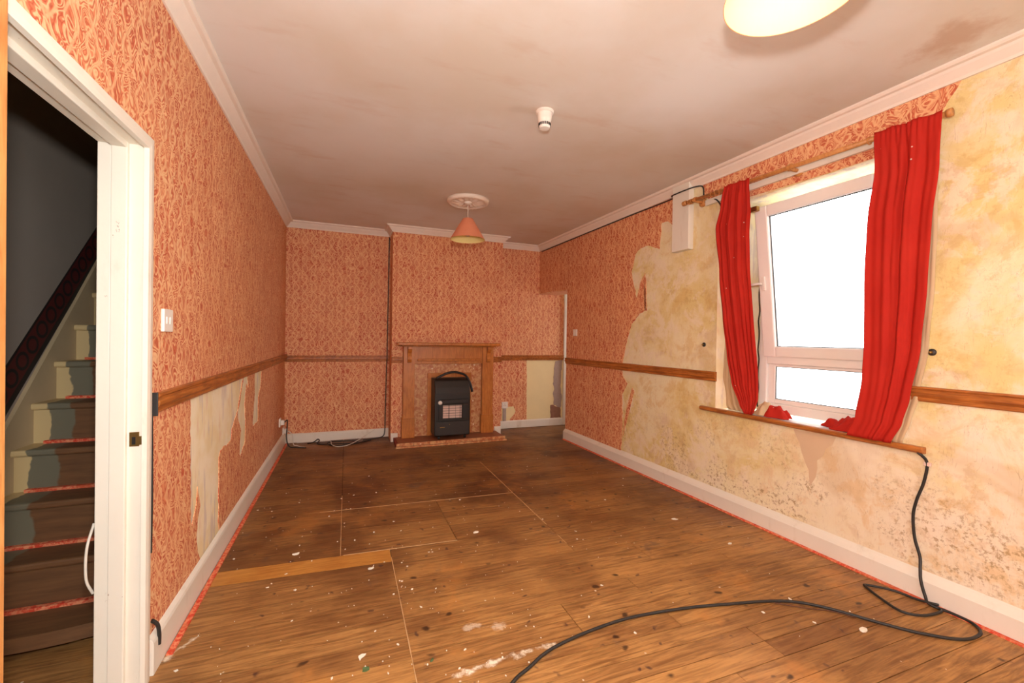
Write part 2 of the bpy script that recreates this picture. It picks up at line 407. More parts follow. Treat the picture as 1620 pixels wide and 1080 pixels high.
fR = lambda a, b_, d: (RX(a) - d, a, b_)
fF = lambda a, b_, d: (a, L - d, b_)
def rect(a0, a1, b0, b1): return [(a0, b0), (a1, b0), (a1, b1), (a0, b1)]
def rag(pts, amp=.006, step=.03, seed=1, closed=True):
    """tear an outline: subdivide and jitter"""
    rng = random.Random(seed); out = []
    n = len(pts)
    for i in range(n if closed else n - 1):
        (a, b_), (c, d) = pts[i], pts[(i + 1) % n]
        ll = math.hypot(c - a, d - b_); k = max(1, int(ll / step))
        for j in range(k):
            t = j / k
            jx = rng.uniform(-amp, amp) if j else 0; jy = rng.uniform(-amp, amp) if j else 0
            out.append((a + (c - a) * t + jx, b_ + (d - b_) * t + jy))
    return out
def run(prof, a, b_, nrm, ext0=0, ext1=0):
    """a moulding: profile (d from wall, z) swept from a to b"""
    bm = bmesh.new(); A, Bv, N = Vector(a), Vector(b_), Vector(nrm).normalized()
    T = (Bv - A).normalized()
    r0 = [bm.verts.new((*(A + N * d + T * (ext0 * d)), z)) for d, z in prof]; r1 = [bm.verts.new((*(Bv + N * d - T * (ext1 * d)), z)) for d, z in prof]
    n = len(prof)
    for i in range(n): bm.faces.new([r0[i], r0[(i + 1) % n], r1[(i + 1) % n], r1[i]])
    bm.faces.new(r0); bm.faces.new(list(reversed(r1)))
    return bm
def smoothpath(pts, per=6):
    P = [Vector(p) for p in pts]; P = [P[0] * 2 - P[1]] + P + [P[-1] * 2 - P[-2]]
    out = []
    for i in range(1, len(P) - 2):
        p0, p1, p2, p3 = P[i - 1:i + 3]
        for j in range(per):
            t = j / per
            out.append(.5 * ((2 * p1) + (p2 - p0) * t + (2 * p0 - 5 * p1 + 4 * p2 - p3) * t * t + (3 * p1 - p0 - 3 * p2 + p3) * t ** 3))
    out.append(P[-2]); return out
def tube(pts, r, seg=8, per=6, bm=None, smooth=True):
    bm = bm or bmesh.new(); P = smoothpath(pts, per) if smooth and len(pts) > 2 else [Vector(p) for p in pts]
    rings = []; up = Vector((0, 0, 1)); prev = None
    for i, p in enumerate(P):
        t = (P[min(i + 1, len(P) - 1)] - P[max(i - 1, 0)]).normalized()
        a = prev - t * prev.dot(t) if prev is not None else t.cross(up)
        if a.length < 1e-4: a = t.cross(Vector((1, 0, 0)))
        a.normalize(); prev = a; c = t.cross(a)
        rings.append([bm.verts.new(p + r * (math.cos(2 * math.pi * k / seg) * a + math.sin(2 * math.pi * k / seg) * c)) for k in range(seg)])
    for q in range(len(rings) - 1):
        for k in range(seg): bm.faces.new([rings[q][k], rings[q][(k + 1) % seg], rings[q + 1][(k + 1) % seg], rings[q + 1][k]])
    bm.faces.new(list(reversed(rings[0]))); bm.faces.new(rings[-1])
    return bm
def lathe(prof, c, seg=40, axis='z', mod=None, closed=False):
    """profile (r, h) turned about an axis through c"""
    bm = bmesh.new(); rings = []; c = Vector(c)
    for r, h in prof:
        ring = []
        for k in range(seg):
            a = 2 * math.pi * k / seg; hh = h + (mod(r, a) if mod else 0)
            x, y = r * math.cos(a), r * math.sin(a)
            v = {'z': (x, y, hh), 'x': (hh, x, y), 'y': (x, hh, y)}[axis]
            ring.append(bm.verts.new(c + Vector(v)))
        rings.append(ring)
    for q in range(len(rings) - 1):
        for k in range(seg): bm.faces.new([rings[q][k], rings[q][(k + 1) % seg], rings[q + 1][(k + 1) % seg], rings[q + 1][k]])
    if closed:
        for k in range(seg): bm.faces.new([rings[-1][k], rings[-1][(k + 1) % seg], rings[0][(k + 1) % seg], rings[0][k]])
    else:
        bm.faces.new(list(reversed(rings[0]))); bm.faces.new(rings[-1])
    return bm

# ================================================================== THE SHELL
DY0, DY1, DZ = 1.06, 1.859, 1.916          # doorway in the left wall
wl = obj('wall_left', sheet([(REAR, -.05), (DY0, -.05), (DY0, DZ), (DY1, DZ), (DY1, -.05), (L + .15, -.05), (L + .15, H + .05), (REAR, H + .05)], [], fL, 0, -.13), 'pale_plaster')
struct(wl, 'long left wall papered in terracotta scroll wallpaper, part stripped below the rail', 'wall')
STRIP1 = [(2.324, .985), (3.534, .985), (3.389, .924), (3.286, .785), (3.187, .715), (3.094, .661), (3.074, .595), (3.007, .588), (2.844, .589), (2.807, .561), (2.806, .382), (2.814, .167), (2.842, .11), (2.525, .1), (2.451, .192), (2.43, .284), (2.46, .371), (2.487, .406), (2.442, .514), (2.418, .414), (2.367, .35), (2.349, .389)]
STRIP2 = [(3.236, .743), (3.344, .916), (3.42, .97), (3.505, .97), (3.571, .851), (3.495, .9), (3.442, .761), (3.48, .582), (3.467, .492), (3.329, .425), (3.297, .445), (3.307, .531), (3.337, .599), (3.237, .706)]
STRIP3 = [(3.781, .985), (4.076, .985), (4.04, .843), (3.927, .734), (3.937, .55), (3.824, .556), (3.732, .545), (3.717, .577), (3.777, .769)]
STRIP1[1] = (3.36, .985); STRIP2[2] = (3.42, .965)
holes = [rag(STRIP1, .008, .03, 3), rag(STRIP2, .006, .03, 4), rag(STRIP3, .006, .03, 5)]
paper_l = [(REAR, 0), (DY0 - .012, 0), (DY0 - .012, DZ + .012), (DY1 + .012, DZ + .012), (DY1 + .012, 0), (L, 0), (L, H), (REAR, H)]
obj('wallpaper', sheet(paper_l, holes, fL, .0035, 0), 'paper', wl)

wf = obj('wall_far', B(-.95, 4.75, L, L + .15, -.05, H + .05), 'cream_wall')
struct(wf, 'far wall beyond the fireplace, papered, with a stripped cream patch by the passage', 'wall')
obj('wallpaper', sheet([(0, 0), (BX0 + .02, 0), (BX0 + .02, H), (0, H)], [], fF, .0035, 0), 'paper', wf)
PATCH = [(3.045, .97), (3.059, .06), (3.66, .06), (3.66, .97)]
SMALL = [(2.68, .30), (2.755, .29), (2.855, .303), (2.888, .222), (2.857, .175), (2.805, .128), (2.8, .08), (2.68, .08)]
obj('wallpaper', sheet([(BX1 - .02, 0), (3.7, 0), (3.7, H), (BX1 - .02, H)], [rag(PATCH, .003, .06, 8), rag(SMALL, .006, .03, 9)], fF, .0035, 0), 'paper', wf)
GREY = [(3.50, .93), (3.48, .82), (3.476, .665), (3.465, .604), (3.49, .521), (3.468, .46), (3.487, .367), (3.482, .29), (3.6, .25), (3.62, .4), (3.59, .56), (3.6, .75), (3.62, .95)]
obj('render_patch', sheet(rag(GREY, .006, .03, 10), [], fF, .002, 0), 'grey_patch', wf)
HOLE = [(3.431, .293), (3.471, .296), (3.517, .269), (3.592, .25), (3.605, .105), (3.434, .105)]
obj('rubble_patch', sheet(rag(HOLE, .006, .03, 11), [], fF, .003, 0), 'brick', wf)

ch = obj('wall_chimney_breast', B(BX0, BX1, BY, L + .01, -.05, H + .05), 'paper')
struct(ch, 'papered chimney breast standing forward around the fireplace', 'wall')

WY0, WY1, WZ0, WZ1 = 1.305, 2.45, .735, 2.262   # window opening, room side
wr = obj('wall_right', sheet([(REAR, -.05), (4.71, -.05), (4.71, 1.875), (L + .02, 1.895), (L + .02, H + .05), (REAR, H + .05)], [rect(WY0, WY1, WZ0, WZ1)], fR, 0, -.30), 'plaster')
struct(wr, 'long window wall of stripped yellowed plaster with torn terracotta paper beyond', 'wall')
TORN = [(3.599, 0), (3.59, .15), (3.582, .207), (3.575, .45), (3.587, .7), (3.505, .818), (3.583, .892), (3.579, 1.057), (3.556, 1.14), (3.52, 1.26), (3.458, 1.409), (3.341, 1.51), (3.247, 1.531), (3.252, 1.76), (3.271, 1.889), (3.33, 1.819), (3.384, 1.656), (3.427, 1.778), (3.471, 1.916), (3.415, 2.093), (3.338, 2.136), (3.225, 2.14), (3.082, 2.077), (3.064, 2.309), (2.987, 2.307), (2.922, 2.251), (2.903, 2.106), (2.8, 2.03), (2.8, H)]
obj('wallpaper', sheet([(4.71, H), (4.712, 1.875), (4.71, 0)] + rag(TORN, .006, .03, 12, False) + [(2.8, H)], [], fR, .0035, 0), 'paper', wr)
obj('wallpaper', sheet([(L, 1.898), (4.705, 1.879), (4.705, H), (L, H)], [], fR, .0035, 0), 'paper', wr)
hexm = bmesh.new()
hexa(hexm, [(RX(4.712) - .002, 4.712, 1.870), (RX(4.712) + .30, 4.712, 1.870), (RX(L) + .30, L - .004, 1.890), (RX(L) - .002, L - .004, 1.890), (RX(4.712) - .002, 4.712, 1.8745), (RX(4.712) + .30, 4.712, 1.8745), (RX(L) + .30, L - .004, 1.8945), (RX(L) - .002, L - .004, 1.8945)])
obj('soffit_paper', hexm, 'paper', wr)
for k, poly in enumerate(([(3.43, .786), (3.40, .75), (3.457, .583), (3.515, .412), (3.567, .265), (3.545, .433), (3.499, .604)], [(3.291, 1.815), (3.262, 1.76), (3.238, 1.53), (3.269, 1.545)])):
    obj('wallpaper_scrap', sheet(rag(poly, .004, .03, 20 + k), [], fR, .0035, 0), 'paper', wr)
OVER = [(2.602, H), (2.602, 2.503), (2.6, 2.402), (2.38, 2.288), (2.173, 2.28), (1.71, 2.267), (1.441, 2.266), (1.392, 2.268), (1.187, 2.307), (1.164, 2.38), (1.142, 2.424), (1.116, 2.461), (1.094, 2.50), (1.08, H)]
obj('wallpaper', sheet(OVER, [], fR, .0035, 0), 'paper', wr)
BELOW = [(1.849, .70), (1.603, .70), (1.62, .655), (1.704, .539), (1.709, .438), (1.742, .37), (1.751, .468), (1.80, .58)]
obj('skim_patch', sheet(rag(BELOW, .006, .04, 30), [], fR, .002, 0), 'pink_patch', wr)

# rear wall behind the photographer, its window added to let in daylight
wb = obj('wall_rear', sheet([(-.13, -.05), (3.75, -.05), (3.75, H + .05), (-.13, H + .05)], [rect(1.05, 2.55, .8, 2.2)], lambda a, b_, d: (a, REAR - d, b_), 0, .2), 'paper')
struct(wb, 'papered rear wall behind the viewer with an opening added for daylight', 'wall')
# the stair hall and the passage
ws = obj('wall_stair_hall', B(-.92, -.80, .85, L + .02, -.05, H + .05), 'grey_wall'); struct(ws, 'grey wall of the stair hall beyond the open doorway', 'wall')
wh = obj('wall_hall_front', B(-.92, -.13, .75, .87, -.05, H + .05), 'grey_wall'); struct(wh, 'end wall of the stair hall nearest the viewer', 'wall')
wp = obj('wall_passage', sheet([(4.5, -.05), (L + .1, -.05), (L + .1, H + .05), (4.5, H + .05)], [rect(4.80, 5.40, .6, 2.0)], lambda a, b_, d: (4.62 + d, a, b_), 0, .12), 'paper'); struct(wp, 'outer wall of the side passage with a small window', 'wall')
wq = obj('wall_passage_side', B(3.5, 4.72, 4.45, 4.6, -.05, H + .05), 'paper'); struct(wq, 'near side wall of the passage behind the window wall', 'wall')
ce = obj('ceiling', B(-.95, 4.75, REAR - .25, L + .15, H, H + .08), 'ceiling'); struct(ce, 'smoke stained off-white ceiling', 'ceiling')

# ------------------------------------------------------------------ floor and its boards
fl = obj('floor', B(-.95, 4.75, REAR - .25, L + .15, -.09, -.021), 'dark_floor'); struct(fl, 'bare worn brown floorboards spattered with paint', 'floor')
def slope(c): return .015 + .045 * min(1, max(0, (c - 1.15) / .6))
GAP = .0018
def board(x0, x1, c0, c1, mat='board', name='board'):
    """one plank between row lines c0 < c1"""
    def yy(c, x): return c - slope(c) * x
    p = []
    lo = [yy(c0, x0) + GAP, yy(c0, x1) + GAP]; hi = [yy(c1, x0) - GAP, yy(c1, x1) - GAP]
    lim = L - .002
    lo = [min(v, lim) for v in lo]; hi = [min(v, lim) for v in hi]
    if max(hi[0] - lo[0], hi[1] - lo[1]) < .008: return
    dz = random.uniform(-.0012, .0004); x0 += GAP; x1 -= GAP
    bm = bmesh.new()
    hexa(bm, [(x0, lo[0], -.02), (x1, lo[1], -.02), (x1, hi[1], -.02), (x0, hi[0], -.02), (x0, lo[0], dz), (x1, lo[1], dz), (x1, hi[1], dz), (x0, hi[0], dz)])
    return obj(name, bm, mat, fl)
EDGE = 2.619
c = EDGE; k = 0
while c > -.35:                               # near left field, wide boards up to the cut line
    c0 = c - .141 if k == 0 else c - .128
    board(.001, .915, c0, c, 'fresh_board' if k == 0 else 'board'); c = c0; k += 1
rng = random.Random(3)
c = EDGE
while c > -.35:                               # near right field
    c0 = c - .109; ym = c - .05
    xs = [.915]
    if c > 2.30: xs.append(1.935)
    else: xs.append(rng.choice((1.62, 2.31, 2.74, 2.05)))
    xr = RX(ym) + .02
    xs.append(xr)
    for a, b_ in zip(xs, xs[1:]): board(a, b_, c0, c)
    c = c0
c = EDGE; k = 0
while c < 5.75:                               # far field
    c1 = c + .113; ym = c + .05
    xs = [.001, .645]
    if ym < 3.3: xs.append(1.315)
    elif k % 3 == 0: xs.append(rng.choice((1.1, 1.4)))
    if ym < 4.2: xs.append(1.935)
    elif k % 2: xs.append(rng.choice((2.2, 2.6)))
    xs.append(4.6 if ym > 4.85 else RX(ym) + .02)
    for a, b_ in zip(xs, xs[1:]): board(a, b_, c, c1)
    c = c1; k += 1
c = .95
while c < 2.75:                               # stair hall
    board(-.80, -.001, c, c + .125); c += .125

# pale dust packed into the saw cuts
M['seam_dust'] = plain('packed_dust', lin(196, 158, 112), .9, var=.2, sc=40)
def seam(pts, w):
    bm = bmesh.new(); rng_ = random.Random(int(pts[0][0] * 100))
    P = []
    for (a0, b0), (a1, b1) in zip(pts, pts[1:]):
        for j in range(14): t = j / 14; P.append(Vector((a0 + (a1 - a0) * t, b0 + (b1 - b0) * t, 0)))
    P.append(Vector((*pts[-1], 0))); d = (P[-1] - P[0]).normalized(); nrm = Vector((-d.y, d.x, 0)); rows = []
    for p in P:
        ww = w * rng_.uniform(.45, 1.1); rows.append([bm.verts.new(p + nrm * ww + Vector((0, 0, z))) if k == 0 else bm.verts.new(p - nrm * ww + Vector((0, 0, z))) for k, z in ((0, -.01), (0, .0007), (1, .0007), (1, -.01))])
    for r0, r1 in zip(rows, rows[1:]):
        for k in range(4): bm.faces.new([r0[k], r0[(k + 1) % 4], r1[(k + 1) % 4], r1[k]])
    bm.faces.new(rows[0]); bm.faces.new(list(reversed(rows[-1])))
    obj('dust_seam', bm, 'seam_dust', fl)
seam([(1.935, 2.56), (1.935, 4.08)], .0038); seam([(1.935, 2.28), (1.935, 2.40)], .002)
seam([(.645, 2.60), (.645, 3.55)], .0024); seam([(.66, EDGE - slope(EDGE) * .66 + .002), (1.315, EDGE - slope(EDGE) * 1.315 + .002)], .0026)
seam([(.50, EDGE + .678 - slope(3.3) * .5), (1.93, EDGE + .678 - slope(3.3) * 1.93)], .0022)
seam([(.915, 1.40), (.915, 2.47)], .0020)

# ------------------------------------------------------------------ mouldings
CORN = [(0, 2.497), (.012, 2.497), (.016, 2.510), (.026, 2.520), (.046, 2.540), (.052, 2.552), (.070, 2.554), (.078, 2.562), (.078, H), (0, H)]
RY0, RY1 = REAR, L
pR = lambda y: (RX(y), y)
def mould(n, prof, a, b_, nrm, mat, label, cat, e0=0, e1=0):
    o = obj(n, run(prof, a, b_, nrm, e0, e1), mat); struct(o, label, cat); return o
mould('trim_1', CORN, (0, REAR), (0, L), (1, 0), 'rose', 'plaster cornice along the left wall', 'cornice', 1, 1)
mould('trim_2', CORN, (0, L), (BX0, L), (0, -1), 'rose', 'plaster cornice on the far wall left of the chimney breast', 'cornice', 1, 1)
mould('trim_3', CORN, (BX0, BY), (BX1, BY), (0, -1), 'rose', 'plaster cornice across the chimney breast', 'cornice', -1, -1)
mould('trim_4', CORN, (BX1, L), (RX(L), L), (0, -1), 'rose', 'short plaster cornice in the recess right of the chimney breast', 'cornice', 1, 1)
mould('trim_5', CORN, pR(L), pR(REAR), RN[:2], 'rose', 'plaster cornice along the window wall', 'cornice', 1, 1)
mould('trim_6', CORN, (BX0, L), (BX0, BY), (-1, 0), 'rose', 'cornice return on the left side of the chimney breast', 'cornice', 1, -1)
def rail_prof(z): return [(0, z - .037), (.010, z - .037), (.016, z - .030), (.017, z - .016), (.022, z - .012), (.026, z - .004), (.026, z + .008), (.021, z + .014), (.021, z + .022), (.026, z + .028), (.024, z + .037), (0, z + .037)]
mould('trim_7', rail_prof(.992), (.0035, 1.912), (.0035, L), (1, 0), 'rail', 'brown wooden dado rail along the left wall', 'dado rail')
mould('trim_8', rail_prof(.978), (0, L - .0035), (BX0, L - .0035), (0, -1), 'rail', 'brown wooden dado rail on the far wall left of the chimney breast', 'dado rail')
mould('trim_9', rail_prof(.975), (BX0 - .0, BY), (1.285, BY), (0, -1), 'rail', 'stub of dado rail between chimney breast corner and fire surround on its left', 'dado rail')
mould('trim_10', rail_prof(.975), (2.44, BY), (BX1, BY), (0, -1), 'rail', 'stub of dado rail right of the fire surround', 'dado rail')
mould('trim_11', rail_prof(.982), (BX1, L - .0035), (3.64, L - .0035), (0, -1), 'rail', 'brown dado rail in the recess above the cream stripped patch', 'dado rail')
mould('trim_12', rail_prof(.982), (RX(4.705) - .003, 4.705), (RX(2.44) - .003, 2.44), RN[:2], 'rail', 'long brown dado rail on the window wall, far side of the window', 'dado rail')
mould('trim_13', rail_prof(1.005), (RX(1.252) - .001, 1.252), (RX(REAR), REAR), RN[:2], 'rail', 'brown dado rail on the window wall nearer the viewer', 'dado rail')
def skirt(h, d): return [(0, 0), (d, 0), (d, h * .82), (d * .8, h * .9), (d * .35, h * .97), (0, h)]
mould('baseboard_left', skirt(.14, .018), (.0035, 1.90), (.0035, L), (1, 0), 'skirt', 'cream painted skirting board along the left wall', 'skirting board')
mould('baseboard_far', skirt(.105, .016), (0, L - .0035), (BX0, L - .0035), (0, -1), 'skirt', 'cream skirting board on the far wall left of the chimney breast', 'skirting board')
mould('baseboard_recess', skirt(.105, .016), (BX1, L - .0035), (3.63, L - .0035), (0, -1), 'skirt', 'cream skirting board in the recess right of the chimney breast', 'skirting board')
mould('baseboard_chimney_left', skirt(.10, .016), (BX0, BY), (1.245, BY), (0, -1), 'skirt', 'short end of skirting left of the hearth', 'skirting board')
mould('baseboard_chimney_right', skirt(.10, .016), (2.47, BY), (BX1, BY), (0, -1), 'skirt', 'short end of skirting right of the hearth', 'skirting board')
RS = [(0, 0), (.034, 0), (.034, .092), (.026, .104), (.008, .122), (0, .132)]
mould('baseboard_right', RS, (RX(4.71), 4.71), (RX(REAR), REAR), RN[:2], 'skirt', 'cream painted skirting board along the window wall', 'skirting board')
# carpet gripper laths
def gripper(a, b_, nrm, d, label):
    o = obj('carpet_gripper', run([(d, 0), (d + .024, 0), (d + .023, .006), (d + .002, .007)], a, b_, nrm), 'gripper'); return tag(o, label, 'carpet gripper', 'carpet gripper laths along the walls')
gripper((.0, 2.00), (.0, L - .05), (1, 0), .024, 'orange carpet gripper lath on the floor along the left skirting board')
gripper((RX(4.68), 4.68), (RX(-.3), -.3), RN[:2], .037, 'orange carpet gripper lath on the floor along the window wall skirting board')

# ------------------------------------------------------------------ doorway to the stair hall
d1 = empty('door_1', (0, DY1, 0)); struct(d1, 'chipped white doorway to the stairs with pine door folded back', 'door')
def dchild(name, bm, mat, bevel=0.0, label=None):
    for v in bm.verts: v.co -= Vector((0, DY1, 0))
    o = obj(name, bm, mat, d1, bevel)
    if label: o['label'] = label
    return o
ARC = [(-.012, .0), (.034, .0), (.037, .008), (.032, .013), (.008, .016), (-.010, .014)]   # (across, proud)
def archi(bm, p0, p1, side):
    pass
bm = bmesh.new()
for (q0, q1) in (((DY1 - .012 + .0, 0.0), (DY1 - .012, DZ - .012)),):
    r0 = [bm.verts.new((.0036 + h, q0[0] + a, 0)) for a, h in ARC]; r1 = [bm.verts.new((.0036 + h, q1[0] + a, DZ - .012 + a)) for a, h in ARC]
    n = len(ARC)
    for i in range(n): bm.faces.new([r0[i], r0[(i + 1) % n], r1[(i + 1) % n], r1[i]])
    bm.faces.new(r0); bm.faces.new(list(reversed(r1)))
dchild('architrave', bm, 'white')
bm = bmesh.new()
r0 = [bm.verts.new((.0036 + h, DY1 - .012 + a, DZ - .012 + a)) for a, h in ARC]; r1 = [bm.verts.new((.0036 + h, DY0 + .012 - a, DZ - .012 + a)) for a, h in ARC]
for i in range(n): bm.faces.new([r0[i], r0[(i + 1) % n], r1[(i + 1) % n], r1[i]])
bm.faces.new(r0); bm.faces.new(list(reversed(r1))); dchild('architrave', bm, 'white')
bm = bmesh.new()
r0 = [bm.verts.new((.0036 + h, DY0 + .012 - a, 0)) for a, h in ARC]; r1 = [bm.verts.new((.0036 + h, DY0 + .012 - a, DZ - .012 + a)) for a, h in ARC]
for i in range(n): bm.faces.new([r0[i], r0[(i + 1) % n], r1[(i + 1) % n], r1[i]])
bm.faces.new(r0); bm.faces.new(list(reversed(r1))); dchild('architrave', bm, 'white')
dchild('jamb', B(-.125, .004, DY1 - .014, DY1 + .01, 0, DZ), 'white', .002)
dchild('jamb', B(-.125, .004, DY0 - .01, DY0 + .014, 0, DZ), 'white', .002)
dchild('head', B(-.125, .004, DY0, DY1, DZ - .014, DZ + .01), 'white', .002)
dchild('door_stop', B(-.085, -.040, DY1 - .030, DY1 - .012, 0, DZ - .012), 'white', .003)
dchild('door_stop', B(-.085, -.040, DY0 + .012, DY0 + .030, 0, DZ - .012), 'white', .003)
dchild('door_stop', B(-.085, -.040, DY0 + .03, DY1 - .03, DZ - .034, DZ - .012), 'white', .003)
dchild('back_lining', B(-.122, -.0855, DY1 - .025, DY1 - .012, 0, DZ - .013), 'white', .002)
dchild('back_lining', B(-.122, -.0855, DY0 + .03, DY1 - .026, DZ - .026, DZ - .013), 'white', .002)
leaf = dchild('door_leaf', B(.028, .066, DY0 - .71, DY0 + .03, .012, 1.90), 'pine', .002, 'orange pine door leaf edge')
bm = B(-.034, -.006, DY1 - .0165, DY1 - .0135, .855, .905); box(bm, -.012, .010, DY1 - .018, DY1 - .0135, .86, .89); sp = dchild('strike_plate', bm, 'brass', .001, 'tarnished brass strike plate')
o = dchild('keep_hole', B(-.026, -.016, DY1 - .0175, DY1 - .014, .862, .888), 'black')
# rail end cap and cable stub at the architrave
o = obj('rail_end_cap', B(.0036, .026, 1.9015, 1.9075, .948, 1.034), 'cable', bevel=.002); tag(o, 'dark rubber end cap on the left dado rail beside the doorway', 'end cap')
o = obj('draught_strip', tube([(.008, 1.902, .95), (.010, 1.904, .7), (.009, 1.903, .45)], .004, 6), 'cable'); tag(o, 'thin black wire running down beside the white door architrave', 'wire')
o = obj('cable_stub', tube([(.006, 1.925, .19), (.02, 1.935, .165), (.024, 1.94, .125), (.022, 1.945, .085)], .0065, 8), 'cable'); tag(o, 'short dark cable stub poking from the left skirting beside the doorway', 'cable')

# ------------------------------------------------------------------ staircase beyond the doorway
st = empty('staircase', (-.45, 2.2, 0)); tag(st, 'steep bare staircase with half-painted treads seen through the doorway', 'staircase')
YS = [2.17, 2.335, 2.50, 2.666, 2.80, 2.975, 3.15, 3.33, 3.51, 3.69, 3.87, 4.05]
SX0, SX1 = -.795, -.135
def schild(name, bm, mat, bevel=0.0):
    for v in bm.verts: v.co -= Vector((-.45, 2.2, 0))
    return obj(name, bm, mat, st, bevel)
for k in range(len(YS) - 1):
    z = .092 + .2 * k; y0, y1 = YS[k], YS[k + 1]
    if k == 0:
        bm = bmesh.new(); pts = []
        for j in range(13):
            t = j / 12; pts.append((SX0 + (SX1 - SX0) * t, y0 + .10 - .12 * math.sin(math.pi * (.18 + .64 * t))))
        bm = sheet(pts + [(SX1, y1 + .04), (SX0, y1 + .04)], [], lambda a, b_, d: (a, b_, d), .035, .092)
        schild('tread', bm, 'stair')
    else:
        schild('tread', B(SX0, SX1, y0, y1 + .045, z - .032, z), 'stair', .010)
    schild('riser', B(SX0, SX1, y1 + .022, y1 + .04, z, z + .168), 'stair')
    schild('gripper_strip', B(-.735, SX1, y1 - .001, y1 + .022, z, z + .014), 'gripper')['label'] = 'orange carpet gripper strip'
pts = [(YS[0] + .1, 0)] + [(YS[0] + .1, .30), (YS[-1], .30 + (YS[-1] - YS[0] - .1) * 1.19), (YS[-1], .0)]
schild('string_board', sheet([(2.2, 0), (2.2, .28), (4.05, 2.46), (4.05, 0)], [], lambda a, b_, d: (-.80 + d, a, b_), .0005, .018), 'string')
obj('border_strip', sheet([(2.3, .455), (2.3, .69), (3.9, 2.44), (3.9, 2.235)], [], lambda a, b_, d: (-.80 + d, a, b_), 0, .003), 'border', ws)['label'] = 'dark red wallpaper border with roundels'
o = obj('flex', tube([(-.13, 1.852, .60), (-.142, 1.836, .52), (-.143, 1.836, .42), (-.132, 1.852, .36)], .004, 8), 'white_cable'); tag(o, 'white flex looping out behind the doorway jamb by the stairs', 'cable')

# ------------------------------------------------------------------ window 1
w1 = empty('window_1', (RX(1.76), 1.76, WZ0)); struct(w1, 'white plastic window with tilted upper sash in the window wall', 'window')
W1 = Vector((RX(1.76), 1.76, WZ0))
def wchild(name, bm, mat, bevel=0.0, parent=None, smooth=False):
    for v in bm.verts: v.co -= W1
    o = obj(name, bm, mat, parent or w1, bevel, smooth)
    return o
FY0, FY1, FZ0, FZ1 = 1.325, 2.222, .757, 2.238
FO = .165                                     # face of the fixed frame, outward of the wall plane
# splayed reveal
bm = bmesh.new()
fr = [(WY0, WZ0), (WY1, WZ0), (WY1, WZ1), (WY0, WZ1)]; bk = [(FY0, FZ0), (FY1, FZ0), (FY1, FZ1), (FY0, FZ1)]
for i, nm in ((1, 'far'), (2, 'top'), (3, 'near')):
    b2 = bmesh.new(); j = (i + 1) % 4
    nseg = 6
    quad = [fr[i], fr[j], bk[j], bk[i]]
    P = [Vector((RX(fr[i][0]) - .001, *fr[i])), Vector((RX(fr[j][0]) - .001, *fr[j])), Vector((RX(bk[j][0]) + FO + .07, *bk[j])), Vector((RX(bk[i][0]) + FO + .07, *bk[i]))]
    ctr = Vector((RX(1.76) + .1, 1.76, 1.5))
    gv = [[None] * 13 for _ in range(nseg + 1)]
    for a in range(nseg + 1):
        for e in range(13):
            s, t = a / nseg, e / 12
            p = (P[0] * (1 - t) + P[1] * t) * (1 - s) + (P[3] * (1 - t) + P[2] * t) * s
            if 0 < a < nseg and 0 < e < 12: p = p + (p - ctr).normalized() * (noise.noise(p * 9) * .008)
            gv[a][e] = b2.verts.new(p)
    for a in range(nseg):
        for e in range(12): b2.faces.new([gv[a][e], gv[a][e + 1], gv[a + 1][e + 1], gv[a + 1][e]])
    wchild('reveal', b2, 'pale_plaster', smooth=True)
FW = .058
def wmember(name, y0, y1, z0, z1, o0, o1, bev=.006): return wchild(name, rbox(y0, y1, z0, z1, o0, o1), 'upvc', bev)
wmember('frame_stile', FY1 - FW, FY1, FZ0, FZ1, FO, FO + .07)
wmember('frame_stile', FY0, FY0 + FW, FZ0, FZ1, FO, FO + .07)
wmember('frame_head', FY0 + FW, FY1 - FW, FZ1 - FW, FZ1, FO, FO + .07)
wmember('frame_sill', FY0 + FW, FY1 - FW, FZ0, FZ0 + .062, FO, FO + .07)
wmember('transom', FY0 + FW, FY1 - FW, 1.098, 1.158, FO, FO + .07)
for (a, b_, c_, d_) in ((FY1 - FW - .05, FY1 - FW, .819, 1.098), (FY0 + FW, FY0 + FW + .05, .819, 1.098)): wmember('glazing_bead', a, b_, c_, d_, FO + .02, FO + .06, .004)
wmember('glazing_bead', FY0 + FW + .05, FY1 - FW - .05, .819, .850, FO + .02, FO + .06, .004)
wmember('glazing_bead', FY0 + FW + .05, FY1 - FW - .05, 1.080, 1.098, FO + .02, FO + .06, .004)
for r_ in ((FY1 - FW - .054, FY1 - FW - .05, .85, 1.08), (FY0 + FW + .05, FY1 - FW - .05, .85, .854), (FY0 + FW + .05, FY1 - FW - .05, 1.076, 1.08)):
    wchild('gasket', rbox(*r_, FO + .028, FO + .0335), 'black')
wchild('pane', rbox(FY0 + FW + .045, FY1 - FW - .045, .845, 1.085, FO + .034, FO + .038), 'glass')
# opening sash, hinged at its foot and tilted into the room
sash = empty('sash', (0, 0, 0)); sash.parent = w1
SY0, SY1, SZ0, SZ1 = FY0 + .045, FY1 - .045, 1.150, 2.205
TILT = math.radians(6.6)
def tilt(bm):
    for v in bm.verts:
        y = v.co.y; off = v.co.x - RX(y) - FO; h = v.co.z - SZ0
        v.co.x = RX(y) + FO + off * math.cos(TILT) - h * math.sin(TILT)
        v.co.z = SZ0 + h * math.cos(TILT) + off * math.sin(TILT)
    return bm
for nm, a, b_, c_, d_ in (('sash_stile', SY1 - .09, SY1, SZ0, SZ1), ('sash_stile', SY0, SY0 + .09, SZ0, SZ1), ('sash_rail', SY0 + .09, SY1 - .09, SZ1 - .075, SZ1), ('sash_rail', SY0 + .09, SY1 - .09, SZ0, SZ0 + .072)):
    wchild(nm, tilt(rbox(a, b_, c_, d_, FO - .018, FO + .05)), 'upvc', .008, sash)
